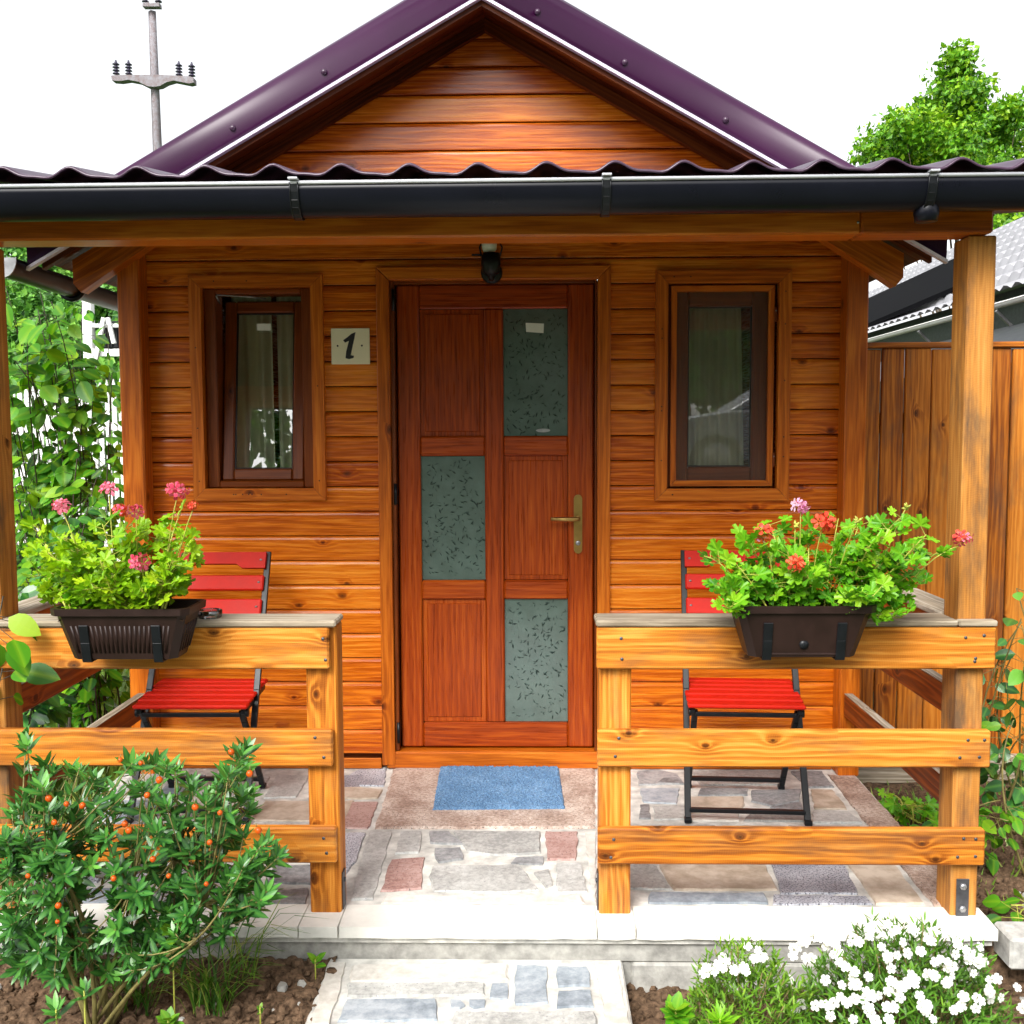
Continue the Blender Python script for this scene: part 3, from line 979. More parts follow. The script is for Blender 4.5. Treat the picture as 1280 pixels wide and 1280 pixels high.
for (ci, ri), isg in cells.items():
    (a, b), (c, d) = COLX[ci], ROWZ[ri]
    m_ = MB()
    if not isg:
        m_.box(a, b, yd + .016, yd + .04, c, d, 'z', .002)
        m_.box(a + .02, b - .02, yd + .0125, yd + .02, c + .02, d - .02, 'z', .003)
        part('door_panel', m_, DOORW, door)
    else:
        m_.box(a, b, yd + .018, yd + .03, c, d, 'z', .001)
        for q in range(270):
            px_, pz_ = er.uniform(a + .012, b - .012), er.uniform(c + .015, d - .015)
            an = er.uniform(0, 2 * PI)
            scatter(m_, leaf_diamond(er.uniform(.14, .3)), [((px_, yd + .0165, pz_), (math.cos(an), 0, math.sin(an)), (0, -1, 0), er.uniform(.007, .027), er.random())], 1)
        g_ = part('door_glass', m_, [FROST, FROSTL], door, label='frosted green door pane with etched leaf marks')
        if (ci, ri) == (1, 0):
            s_ = MB(); t0 = at(657, 403, yd); t1 = at(680, 416, yd)
            s_.prism([(t0.x, t0.z), (t1.x, t0.z - .004), (t1.x - .002, t1.z), (t0.x + .002, t1.z + .006)], 'y', yd + .0145, yd + .0155)
            part('sticker', s_, PAPER, door)
            s_ = MB(); c0 = at(679, 538, yd)
            pts = [(c0.x + .031 * math.cos(2 * PI * i / 20), c0.z + .008 * math.sin(2 * PI * i / 20)) for i in range(20)]
            s_.prism(pts, 'y', yd + .0145, yd + .0155)
            part('sticker', s_, STEEL, door)
hm = MB()
hx = .231
plate = [(hx + .018 * math.cos(PI * i / 8) * (1 if True else 1), 1.175 + .018 * math.sin(PI * i / 8)) for i in range(9)]
plate += [(hx + .018 * math.cos(PI + PI * i / 8), .957 + .018 * math.sin(PI + PI * i / 8)) for i in range(9)]
hm.prism(plate, 'y', yd - .008, yd + .001)
hm.tube([(hx, yd - .004, 1.092), (hx, yd - .05, 1.092), (hx - .012, yd - .056, 1.092), (hx - .06, yd - .054, 1.091), (hx - .118, yd - .050, 1.092)], [.010, .009, .010, .0095, .0085], 10)
hm.lathe([(.011, 0), (.011, .004), (.008, .006)], (hx, yd - .008, .985), 14, axis=(0, -1, 0), mi=1)
part('door_handle', hm, [BRASS, STEEL], door)
for zz in (2.02, 1.20, .16):
    m_ = MB(); m_.tube([(-.550, W - .004, zz - .045), (-.550, W - .004, zz + .045)], .0075, 10)
    part('hinge', m_, BLACK, door)
fm = MB()
mitred_frame(fm, DOOR[0], DOOR[1], .02, DOOR[3], .056, W - .026, W + .022, bottom=False)
df = part('door_frame', fm, TRIM, cabin); soften(df)
fm = MB()
a, b, c = DOOR[0] + .0565, DOOR[1] - .0565, DOOR[3] - .0565
fm.box(a, a + .016, W - .004, W + .1, .08, c, 'z', .002); fm.box(b - .008, b, W - .004, W + .1, .08, c, 'z', .002)
fm.box(a + .017, b - .009, W + .008, W + .1, 2.0885, c + .004, 'x', .001)
fm.box(a + .017, b - .009, W + .0805, W + .1, .08, 2.088, 'z', .001)  # backing panel added behind the leaf to block leaking light
part('door_jamb', fm, SASH, cabin)

# ---- windows
def pleat(m_, x0, x1, z0, z1, y, waves, amp, taper=0.0, n=60, rows=10):
    vv, ff = [], []
    ph = rnd.random() * 6
    for j in range(rows + 1):
        t = j / rows
        for i in range(n + 1):
            u = i / n
            x = x0 + (x1 - x0) * (u * (1 - taper * t) + taper * t * .5 * (1 if taper > 0 else 0))
            vv.append((x, y + amp * (.5 + .5 * t) * math.sin(waves * 2 * PI * u + ph + .4 * math.sin(3 * u + 2 * t)), z1 + (z0 - z1) * t))
    for j in range(rows):
        for i in range(n):
            a = j * (n + 1) + i
            ff.append((a, a + 1, a + n + 2, a + n + 1))
    m_.add(vv, ff, smooth=True)

def screen_mat():
    m, nt, b = new_mat('insect mesh')
    nt.nodes.remove(b)
    d = N(nt, 'ShaderNodeBsdfDiffuse'); d.inputs[0].default_value = (.12, .115, .105, 1)
    t = N(nt, 'ShaderNodeBsdfTransparent')
    x = N(nt, 'ShaderNodeMixShader', i_Fac=.26)
    nt.links.new(t.outputs[0], x.inputs[1]); nt.links.new(d.outputs[0], x.inputs[2])
    nt.links.new(x.outputs[0], nt.nodes['Material Output'].inputs['Surface'])
    return m
SCREEN = screen_mat()

def sash(x0, x1, z0, z1, y, wb, th=.05, tilt=0.0):
    """returns (frame MB, glass MB); tilts inwards at the top about its bottom edge"""
    piv = Vector((0, y, z0))
    T = Matrix.Translation(piv) @ Matrix.Rotation(-tilt, 4, 'X') @ Matrix.Translation(-piv)
    a, g = MB(), MB()
    a.box(x0, x0 + wb, y, y + th, z0, z1, 'z', .006, mat=T); a.box(x1 - wb, x1, y, y + th, z0, z1, 'z', .006, mat=T)
    a.box(x0 + wb + .0005, x1 - wb - .0005, y, y + th, z0, z0 + wb, 'x', .006, mat=T)
    a.box(x0 + wb + .0005, x1 - wb - .0005, y, y + th, z1 - wb, z1, 'x', .006, mat=T)
    for (p, q, r, s) in ((x0 + wb, x0 + wb + .006, z0 + wb, z1 - wb), (x1 - wb - .006, x1 - wb, z0 + wb, z1 - wb)):
        a.box(p, q, y + .012, y + .02, r, s, 'z', .001, 1, mat=T)
    a.box(x0 + wb + .0065, x1 - wb - .0065, y + .012, y + .02, z0 + wb, z0 + wb + .006, 'x', .001, 1, mat=T)
    a.box(x0 + wb + .0065, x1 - wb - .0065, y + .012, y + .02, z1 - wb - .006, z1 - wb, 'x', .001, 1, mat=T)
    q = [T @ Vector(p) for p in ((x0 + wb, y + .016, z0 + wb), (x1 - wb, y + .016, z0 + wb), (x1 - wb, y + .016, z1 - wb), (x0 + wb, y + .016, z1 - wb))]
    g.add(q, [(0, 1, 2, 3)])
    return a, g

for wi, H in enumerate((WIN1, WIN2)):
    m_ = MB()
    mitred_frame(m_, H[0], H[1], H[2], H[3], .052, W - .026, W + .022)
    for k in range(14):
        s_ = rnd.choice((0, 1, 2, 3))
        nx_ = (H[0] + .026, H[1] - .026, rnd.uniform(H[0] + .06, H[1] - .06), rnd.uniform(H[0] + .06, H[1] - .06))[s_]
        nz_ = (rnd.uniform(H[2] + .06, H[3] - .06),) * 2 + (H[2] + .026, H[3] - .026)
        m_.lathe([(.0035, 0), (.003, .0008)], (nx_, W - .026, nz_[s_]), 6, axis=(0, -1, 0), mi=1)
    win = part('window', m_, [TRIM, BLACK], cabin, label=('tilted open window with drawn curtain', 'closed window behind an insect screen')[wi])
    soften(win)
    a, b, c, d = H[0] + .0525, H[1] - .0525, H[2] + .0525, H[3] - .0525
    f_ = MB()
    if wi == 0:
        w_ = .050
        f_.box(a, a + w_, W + .012, W + .12, c, d, 'z', .005); f_.box(b - w_ + .004, b, W + .012, W + .12, c, d, 'z', .005)
        f_.box(a + w_ + .0005, b - w_ + .0035, W + .012, W + .12, c, c + .03, 'x', .005)
        f_.box(a + w_ + .0005, b - w_ + .0035, W + .012, W + .12, d - .022, d, 'x', .005)
        part('window_frame', f_, SASH, win)
        s_, g_ = sash(a + w_ + .006, b - w_ - .002, c + .032, d - .03, W + .028, .050, tilt=R(8))
        part('sash', s_, [SASH, BLACK], win); part('glass', g_, GLASS, win)
        l_ = MB(); l_.tube([(a + w_ + .005, W + .015, d - .03), (a + w_ + .005, W + .06, d - .055)], .004, 6)
        l_.tube([(a + w_ + .005, W + .02, d - .026), (a + w_ + .14, W + .05, d - .03), (a + w_ + .2, W + .08, d - .035)], .003, 6)
        part('tilt_stay', l_, STEEL, win)
        n_ = MB(); p0 = at(322, 405, W + .13); n_.box(p0.x, p0.x + .06, W + .118, W + .1185, p0.z - .03, p0.z, 'x', .0001)
        part('paper_note', n_, PAPER, win)
        m_ = MB(); pleat(m_, -1.30, -1.12, 1.15, 2.08, W + .205, 3, .020, 0.0); pleat(m_, -1.10, -.85, 1.15, 2.08, W + .215, 5, .018)
        part('curtain', m_, CURT, win)
    else:
        f_.box(a, a + .02, W + .03, W + .12, c, d, 'z', .004); f_.box(b - .02, b, W + .03, W + .12, c, d, 'z', .004)
        f_.box(a + .0205, b - .0205, W + .03, W + .12, c, c + .012, 'x', .003); f_.box(a + .0205, b - .0205, W + .03, W + .12, d - .012, d, 'x', .003)
        part('window_frame', f_, SASH, win)
        s_, g_ = sash(a + .022, b - .022, c + .016, d - .016, W + .05, .072)
        part('sash', s_, [SASH, BLACK], win); part('glass', g_, GLASS, win)
        q = MB()
        a2, b2, c2, d2 = a + .014, b - .014, c + .008, d - .008
        mitred_frame(q, a2, b2, c2, d2, .025, W - .004, W + .014)
        so = part('screen_frame', q, TRIM, win)
        q = MB(); q.add([(a2 + .02, W + .006, c2 + .02), (b2 - .02, W + .006, c2 + .02), (b2 - .02, W + .006, d2 - .02), (a2 + .02, W + .006, d2 - .02)], [(0, 1, 2, 3)])
        part('insect_screen', q, SCREEN, win)
        for zz in (1.34, 1.95):
            q = MB(); q.box(b2 + .001, b2 + .011, W - .006, W + .01, zz - .03, zz + .03, 'z', .002); q.lathe([(.004, 0), (.004, .003)], (b2 + .006, W - .006, zz + .015), 8, axis=(0, -1, 0), mi=1)
            part('screen_hinge', q, [SASH, STEEL], win)
        m_ = MB(); pleat(m_, .70, .935, 1.15, 2.08, W + .135, 6, .015, -.12)
        part('curtain', m_, CURT, win)

# ---- main roof
def sweep_roof(m_, prof, x0, x1, mi=0, smooth=False, close=True):
    """prof: (y, h above the verge line); swept along one slope from x0 to x1"""
    n = len(prof)
    vv = [(x0, y, roof_z(x0) + h) for (y, h) in prof] + [(x1, y, roof_z(x1) + h) for (y, h) in prof]
    rng = range(n) if close else range(n - 1)
    ff = [(i, n + i, n + (i + 1) % n, (i + 1) % n) for i in rng]
    if close: ff += [tuple(range(n - 1, -1, -1)), tuple(range(n, 2 * n))]
    o = rnd.random() * 40
    gc = [(p[0] * 1.15 + o, p[2] + SL * abs(p[0] - XC) + o, p[1] + o) for p in vv]
    m_.add(vv, ff, mi, None, gc, smooth)
rf, vg, lp, bg_ = MB(), MB(), MB(), MB()
for (xa, xb) in ((XC, EL), (XC, ER)):
    sweep_roof(rf, [(YV + .06, .10), (5.7, .10), (5.7, .165), (YV + .06, .165)], xa, xb, 0)
    # wooden boards of the soffit
    y = YV + .02
    while y < 5.6:
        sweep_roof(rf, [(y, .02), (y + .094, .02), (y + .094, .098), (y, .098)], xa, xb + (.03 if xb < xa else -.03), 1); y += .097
    sweep_roof(vg, [(YV, .004), (YV - .006, .03), (YV - .008, .08), (YV - .003, .125), (YV + .014, .158), (YV + .045, .180), (YV + .09, .187), (YV + .2, .187), (YV + .2, .17), (YV + .012, .15), (YV + .01, .004)], xa, xb, 0, True)
    sweep_roof(lp, [(YV - .018, -.009), (YV - .020, .003), (YV + .009, .003), (YV + .009, -.009)], xa, xb)  # strip along the lower fold, its bright sheen put into the colour
    sweep_roof(bg_, [(YV + .012, -.030), (YV + .012, .018), (YV + .045, .018), (YV + .045, -.030)], xa, xb + (.05 if xb < xa else -.05))
    sweep_roof(bg_, [(W - .055, -.030), (W - .055, .018), (W - .025, .018), (W - .025, -.030)], xa, xb + (.2 if xb < xa else -.2))
roof = part('roof', rf, [PURPLE, DARKW], cabin)
for (px, py) in ((405, 90), (291, 160), (672, 15), (781, 78), (907, 150)):
    p = at(px, py, YV - .008)
    vg.lathe([(.012, 0), (.012, .004), (.008, .010), (.003, .012)], p, 12, axis=(0, -1, 0), mi=1)
part('verge_flashing', vg, [PURPLE, PURPLE2], roof)
part('drip_edge_sheen', lp, LIP_SHEEN, roof)
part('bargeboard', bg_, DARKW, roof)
for sgn, xe in ((1, 1.53), (-1, -1.84)):
    for yy in (W - .16, 3.0, 4.6):
        q = MB()
        x_in = xe - sgn * .5
        q.prism([(xe, roof_z(xe) - .005), (xe, roof_z(xe) - .10), (xe - sgn * .03, roof_z(xe) - .135), (x_in, roof_z(x_in) - .11), (x_in, roof_z(x_in) - .005)], 'y', yy, yy + .07, grain=(1, 0, -.565 * sgn))
        part('rafter', q, TRIM, roof)

def gutter(m_, p0, p1, rad, dep, mi=0, bead=1, side=-1, n=14):
    """U-shaped channel from p0 to p1 (rim centre line); bead on the outer rim"""
    p0, p1 = Vector(p0), Vector(p1)
    d = (p1 - p0).normalized()
    s = Vector((d.y, -d.x, 0))
    prof = []
    for i in range(n + 1):
        an = PI * i / n
        prof.append((rad * math.cos(an), -dep * math.sin(an)))
    inner = [(u * .94, w * .95) for u, w in prof[::-1]]
    pr = prof + inner
    k = len(pr)
    vv = [p + s * u + Vector((0, 0, w)) for p in (p0, p1) for u, w in pr]
    ff = [(i, (i + 1) % k, k + (i + 1) % k, k + i) for i in range(k)]
    m_.add(vv, ff, mi, smooth=True)
    o = s * rad
    m_.tube([p0 + o, p1 + o], .0055, 8, bead)

q = MB()
gutter(q, (-2.0, 5.7, 2.135), (-2.0, YV - .10, 2.135), .055, .07)
g0 = part('gutter', q, [GUTTER, GUTRIM], roof, label='black side gutter along the left eave')
q = MB(); q.prism([(-2.057, 2.139), (-1.943, 2.139)] + [(-2.0 + .057 * math.cos(PI * k / 12), 2.135 - .072 * math.sin(PI * k / 12)) for k in range(13)], 'y', YV - .108, YV - .1005); part('end_cap', q, STEEL, g0)
for yy in (1.55, 2.4, 3.4):
    q = MB(); pts = [(-2.0 + .062 * math.cos(PI * i / 10), yy, 2.135 - .078 * math.sin(PI * i / 10)) for i in range(11)]
    q.tube(pts, .012, 6); part('gutter_bracket', q, GUTTER, g0)

# ---- porch roof
def wave(x):
    t = 2 * PI * (x + .105) / .187
    return .0135 * math.cos(t + .35 * math.sin(t) + .35 * math.cos(t)) + .002 * math.cos(2 * t) + .0012 * math.sin(x * 7.3)
pr = MB()
xs = np.arange(-2.05, 1.80, .0117)
ys = [-.185, -.175, .1, .5, .9, W - .01]
n = len(xs)
for lay_, dz in ((0, 0.0), (1, -.007)):
    pass
vv, ff = [], []
def pz_(y): return 2.183 + .165 * (y + .17)
for dz in (0, -.007):
    for y in ys:
        for x in xs: vv.append((x, y, pz_(y) + wave(x) + dz - (.002 if y < -.18 else 0)))
ny = len(ys); L = n * ny
for j in range(ny - 1):
    for i in range(n - 1):
        a = j * n + i
        ff.append((a, a + 1, a + n + 1, a + n)); ff.append((L + a + n, L + a + n + 1, L + a + 1, L + a))
for i in range(n - 1):
    ff.append((L + i, L + i + 1, i + 1, i))
for j in range(ny - 1):
    for i in (0, n - 1):
        a = j * n + i
        ff.append((a, a + n, L + a + n, L + a))
pr.add(vv, ff, 0, smooth=True)
proof = part('porch_roof', pr, PURPLE2, cabin)
q = MB()
for i in range(18):
    x0 = -1.98 + i * .2055
    vv = [(x0, .13, 2.125), (x0 + .203, .13, 2.125), (x0 + .203, W - .03, 2.335), (x0, W - .03, 2.335), (x0, .13, 2.138), (x0 + .203, .13, 2.138), (x0 + .203, W - .03, 2.348), (x0, W - .03, 2.348)]
    o = rnd.random() * 40
    q.add(vv, [(0, 3, 2, 1), (4, 5, 6, 7), (0, 1, 5, 4), (1, 2, 6, 5), (2, 3, 7, 6), (3, 0, 4, 7)], 0, None, [(v_[1] + o, v_[0] + o, v_[2]) for v_ in vv])
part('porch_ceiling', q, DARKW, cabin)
q = MB()
q.box(-1.9, .985, 0, .115, 2.028, 2.124, 'x', .006); q.box(.9865, 1.366, 0, .115, 2.028, 2.124, 'x', .006)
for zz in (2.06, 2.095):
    q.lathe([(.004, 0), (.004, .002)], (.977, .0, zz), 8, axis=(0, -1, 0), mi=1)
part('porch_beam', q, [TRIM, STEEL], cabin)
q = MB(); q.box(-1.9, 1.7, .02, .06, 2.126, 2.155, 'x', .004); part('eave_board', q, DARKW, cabin)
q = MB(); gutter(q, (-2.1, -.125, 2.140), (1.85, -.125, 2.150), .058, .085)
# gutter() builds the bead on the outer rim, which faces the garden here
gut = part('gutter', q, [GUTTER, GUTRIM], cabin, label='long black half round gutter along the porch eave')
for px in (368, 758, 1165):
    x = at(px, 250, -.18).x; zc = 2.140 + .010 * (x + 2.1) / 3.95
    q = MB()
    pts = [(-.125 - .0605 * math.cos(PI * i / 12), zc - .0885 * math.sin(PI * i / 12)) for i in range(0, 10)]
    for a, b in zip(pts, pts[1:]):
        q.plane_box((x, a[0], a[1]), (x, b[0], b[1]), .0018, .010, up=Vector((1, 0, 0)), ch=.0005)
    for s in (-.011, .011):
        q.tube([(x + s, a - .002, b) for a, b in pts], .0022, 5)
    q.box(x - .013, x + .013, -.202, -.165, zc + .006, zc + .012, 'x', .001, mi=1)
    part('gutter_bracket', q, [BLACK, GUTRIM], gut)
q = MB(); x = at(1158, 255, -.125).x
q.lathe([(.030, 0), (.034, .02), (.034, .06), (.0, .062)], (x, -.125, 2.036), 18); part('gutter_outlet', q, GUTTER, gut)

# ---- porch posts
q = MB(); q.box(1.308, 1.389, .031, .142, -.03, 2.026, 'z', .004)
post = part('porch_post', q, POSTW, cabin)
q = MB(); b0 = at(1202, 1125, .028)
q.box(b0.x - .017, b0.x + .021, .0255, .030, -.032, .098, 'z', .001); pass
for zz in (.075, .005):
    q.lathe([(.011, 0), (.011, .005), (.006, .008)], (b0.x + .002, .0255, zz), 6, axis=(0, -1, 0), mi=1)
part('angle_bracket', q, [DSTEEL, STEEL], post)
q = MB(); q.box(-1.675, -1.584, .031, .142, -.03, 2.026, 'z', .004)
part('porch_post', q, POSTW, cabin)

# ================================================================== RAILINGS
def wrail(m_, x0, x1, z0, z1, y0=0.0, y1=.030, ax='x'):
    m_.box(x0, x1, y0, y1, z0, z1, ax, .005)

def wobble(o, s=.002):
    """hand-sawn unevenness along the edges"""
    return o

lr = empty('porch_railing', (-1.1, .05, -.02), label='left porch railing of broad weathered planks behind the berry bush', cat='railing', group='porch railings')
rr = empty('porch_railing', (.83, .05, -.02), label='right porch railing of broad weathered planks beside the white flowers', cat='railing', group='porch railings')
for root, x0s, x1s, x0p, x1p, px in ((lr, (-1.72,) * 3, (-.578, -.572, -.566), -.655, -.560, None), (rr, (.2265, .229, .231), (1.410, 1.404, 1.396), .237, .333, None)):
    for k, (z0, z1) in enumerate(((.752, .878), (.452, .565), (.150, .262))):
        q = MB(); wrail(q, x0s[k], x1s[k], z0, z1)
        for sx in ([(x0p + x1p) / 2] + ([1.33, 1.37] if px is None and root is rr else [])):
            for sz in (z0 + .028, z1 - .028): q.lathe([(.0055, 0), (.0045, .0015)], (sx + rnd.uniform(-.02, .02), 0, sz + rnd.uniform(-.006, .006)), 8, axis=(0, -1, 0), mi=1)
        part('rail', q, [RAIL, DSTEEL], root)
    q = MB(); q.box(x0p, x1p, .031, .125, floor_z(.05), .879, 'z', .005)
    part('post', q, RAIL, root)
# weathered caps
q = MB(); q.box(-1.72, -.556, -.004, .128, .880, .900, 'x', .005); part('cap', q, GREYW, lr, label='grey weathered top board')
q = MB(); q.box(.225, 1.297, -.004, .128, .880, .900, 'x', .005); q.box(1.2985, 1.412, -.004, .030, .880, .899, 'x', .004); part('cap', q, GREYW, rr, label='grey weathered top board')
# rails running back to the cabin
for root, x0, x1 in ((rr, 1.345, 1.380), (lr, -1.650, -1.615)):
    for (z0, z1) in ((.56, .655), (.26, .355)):
        q = MB(); q.box(x0, x1, .143, W - .101, z0, z1, 'y', .004); q.box(x0, x1, .143, W - .101, z1 + .0005, z1 + .004, 'y', .001, 1)
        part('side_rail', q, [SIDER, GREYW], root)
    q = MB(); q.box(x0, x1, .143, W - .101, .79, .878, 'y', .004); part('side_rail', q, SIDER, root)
    q = MB(); q.box(x0 - .05, x1 + .03, .143, W - .101, .880, .900, 'y', .004); part('side_cap', q, GREYW, root)
q = MB(); q.box(-.5595, -.5555, .05, .09, -.02, .10, 'z', .001); q.lathe([(.008, 0), (.008, .004)], (-.5555, .07, .07), 6, axis=(1, 0, 0)); part('angle_bracket', q, DSTEEL, lr)
q = MB(); q.box(.2325, .2365, .05, .09, -.02, .10, 'z', .001); q.lathe([(.008, 0), (.008, .004)], (.2325, .07, .07), 6, axis=(-1, 0, 0)); part('angle_bracket', q, DSTEEL, rr)
# ================================================================== THINGS ON THE PORCH
# ---- house number
t = empty('house_number_sign', ((at(437, 432, W - .03)).x, W - .004, 1.827), label='small square cream plaque with black number 1 left of the door', cat='sign')
q = MB()
a, b = at(413, 410, W - .02), at(462, 455, W - .02)
q.box(a.x, b.x, W - .010, W - .003, b.z, a.z, 'x', .002)
part('plaque', q, CREAM, t)
def sp(x, y): return at(x * .375, y * .375, W - .011)
q = MB()
dg = [(1144, 1134), (1158, 1124), (1171, 1113), (1185, 1107), (1181, 1128), (1173, 1165), (1169, 1184), (1180, 1186), (1178, 1193), (1163, 1197), (1152, 1194), (1154, 1172), (1163, 1136), (1150, 1142)]
q.prism([(sp(*p).x, sp(*p).z) for p in dg], 'y', W - .0115, W - .0102)
part('number', q, INK, t)
for p in ((1125, 1153), (1206, 1152)):
    q = MB(); c = sp(*p); q.lathe([(.004, 0), (.003, .002)], (c.x, W - .010, c.z), 10, axis=(0, -1, 0)); part('screw', q, BLACK, t)

# ---- wall lamp over the door
lx = at(614, 335, W - .08).x
t = empty('wall_lamp', (lx, W - .027, 2.12), label='black lantern lamp with white bulb mounted above the door', cat='lamp')
q = MB(); q.lathe([(.045, 0), (.045, .012), (.03, .02)], (lx, W - .027, 2.125), 18, axis=(0, -1, 0))
q.tube([(lx, W - .045, 2.125), (lx, W - .085, 2.095), (lx, W - .11, 2.10), (lx, W - .115, 2.125)], [.013, .013, .014, .016], 10)
part('wall_mount', q, BLACK, t)
q = MB(); q.lathe([(.016, -.005), (.034, .01), (.040, .045), (.040, .085), (.034, .088), (.034, .05), (.02, .02)], (lx, W - .115, 2.105), 18)
for s in (-1, 1):
    q.tube([(lx + s * .038, W - .115, 2.18), (lx + s * .046, W - .115, 2.215), (lx + s * .03, W - .115, 2.25)], .004, 6)
q.box(lx - .078, lx - .036, W - .13, W - .10, 2.183, 2.188, 'x', .001, mat=None)
part('lamp_holder', q, BLACK, t)
q = MB(); q.lathe([(.016, 0), (.018, .02), (.030, .045), (.032, .065), (.024, .086), (.004, .094)], (lx - .006, W - .115, 2.165), 16); part('bulb', q, BULB, t)

# ---- door mat
mb = MB()
nx_, ny_ = 84, 80
vv, ff = [], []
mr = random.Random(4)
for j in range(ny_ + 1):
    for i in range(nx_ + 1):
        e = i in (0, nx_) or j in (0, ny_)
        vv.append(((i / nx_ - .5) * .515 + mr.uniform(-.0025, .0025), (j / ny_ - .5) * .49 + mr.uniform(-.0025, .0025), .001 if e else .011 + mr.uniform(-.004, .004)))
for j in range(ny_):
    for i in range(nx_):
        a = j * (nx_ + 1) + i
        ff.append((a, a + 1, a + nx_ + 2, a + nx_ + 1))
mb.add(vv, ff)
dm_ = mb.build('doormat', MATB)
c = on_floor(624, 986)
dm_.location = (c.x, c.y, floor_z(c.y) + .006); dm_.rotation_euler = (math.atan(FLOOR_DROP / W), 0, R(1.6))
tag(dm_, 'blue bristle doormat lying in front of the cabin door', 'doormat')

# ---- folding chairs
def make_chair():
    root = empty('folding_chair', (0, 0, 0))
    def rod(m_, a, b, w=.011, d=.007): m_.plane_box(a, b, w, d, up=Vector((0, 1, 0)), ch=.002)
    for s in (-1, 1):
        q = MB()     # long leg: front foot up to the top of the back
        rod(q, (s * .222, -.210, 0), (s * .214, .02, .45), .012, .008); rod(q, (s * .214, .02, .449), (s * .207, .285, .965), .012, .008)
        q.box(s * .222 - .014, s * .222 + .014, -.226, -.196, -.001, .018, 'z', .003)
        part('back_leg' if False else 'leg', q, BLACK, root)
        q = MB()     # short leg: front of the seat down to the rear foot
        pts = curve((s * .192, -.125, .405), (s * .188, .165, .004), (0, -.01, .02), 8)
        for a_, b_ in zip(pts, pts[1:]): rod(q, a_, b_, .011, .008)
        q.box(s * .188 - .013, s * .188 + .013, .150, .180, -.001, .016, 'z', .003)
        part('leg', q, BLACK, root)
        q = MB()
        rod(q, (s * .200, -.135, .405), (s * .200, .17, .425), .009, .010)
        q.lathe([(.016, 0), (.016, .012)], (s * .205, -.118, .398), 10, axis=(s, 0, 0))
        part('seat_rail', q, BLACK, root)
    q = MB(); rod(q, (-.216, -.192, .040), (.216, -.192, .040), .008, .010); part('crossbar', q, BLACK, root)
    q = MB(); rod(q, (-.186, .138, .045), (.186, .138, .045), .008, .010); part('crossbar', q, BLACK, root)
    q = MB(); rod(q, (-.19, -.128, .393), (.19, -.128, .393), .008, .008); part('crossbar', q, BLACK, root)
    q = MB()
    for k in range(6):
        y = -.150 + k * .056
        h = .418 + .012 * math.sin(k / 5 * PI * .9 + .1) + .02 * (k / 5) ** 2
        q.box(-.220, .220, y, y + .049, h, h + .016, 'x', .005, mat=Matrix.Translation((0, 0, 0)))
    part('seat', q, RED, root)
    q = MB()
    for k, (z0, z1) in enumerate(((.900, .968), (.815, .880), (.720, .790))):
        zc = (z0 + z1) / 2; y = .02 + (zc - .45) * .515 - .018
        T = Matrix.Translation((0, y, zc)) @ Matrix.Rotation(R(-27), 4, 'X')
        hh = (z1 - z0) / 2
        if k == 0:
            x = .205
            pl = [(-x, -hh), (-.11, -hh), (-.085, -hh + .018), (.085, -hh + .018), (.11, -hh), (x, -hh), (x, hh), (-x, hh)]
            n = len(pl)
            vv = [T @ Vector((p[0], yy, p[1])) for yy in (-.010, .008) for p in pl]
            q.add(vv, [tuple(range(n)), tuple(range(2 * n - 1, n - 1, -1))] + [(i, n + i, n + (i + 1) % n, (i + 1) % n) for i in range(n)])
        else:
            q.box(-.205, .205, -.010, .008, -hh, hh, 'x', .005, mat=T)
        for s in (-1, 1):
            q.lathe([(.006, 0), (.004, .003)], T @ Vector((s * .186, -.010, 0)), 8, mi=1, axis=(0, -.9, -.45))
    part('backrest', q, [RED, STEEL], root)
    return root
ch = make_chair()
tag(ch, 'red slatted folding chair behind the left railing and its planter', 'chair', 'red folding chairs on the porch')
ch.location = (-1.272, .945, floor_z(.95) + .006)
ch.rotation_euler = (math.atan(FLOOR_DROP / W), 0, R(0))
ch2 = copy_tree(ch)
tag(ch2, 'red slatted folding chair behind the right railing, turned a little outward', 'chair')
ch2.location = (.852, .955, floor_z(.95) + .006)
ch2.rotation_euler = (math.atan(FLOOR_DROP / W), 0, R(-3.5))

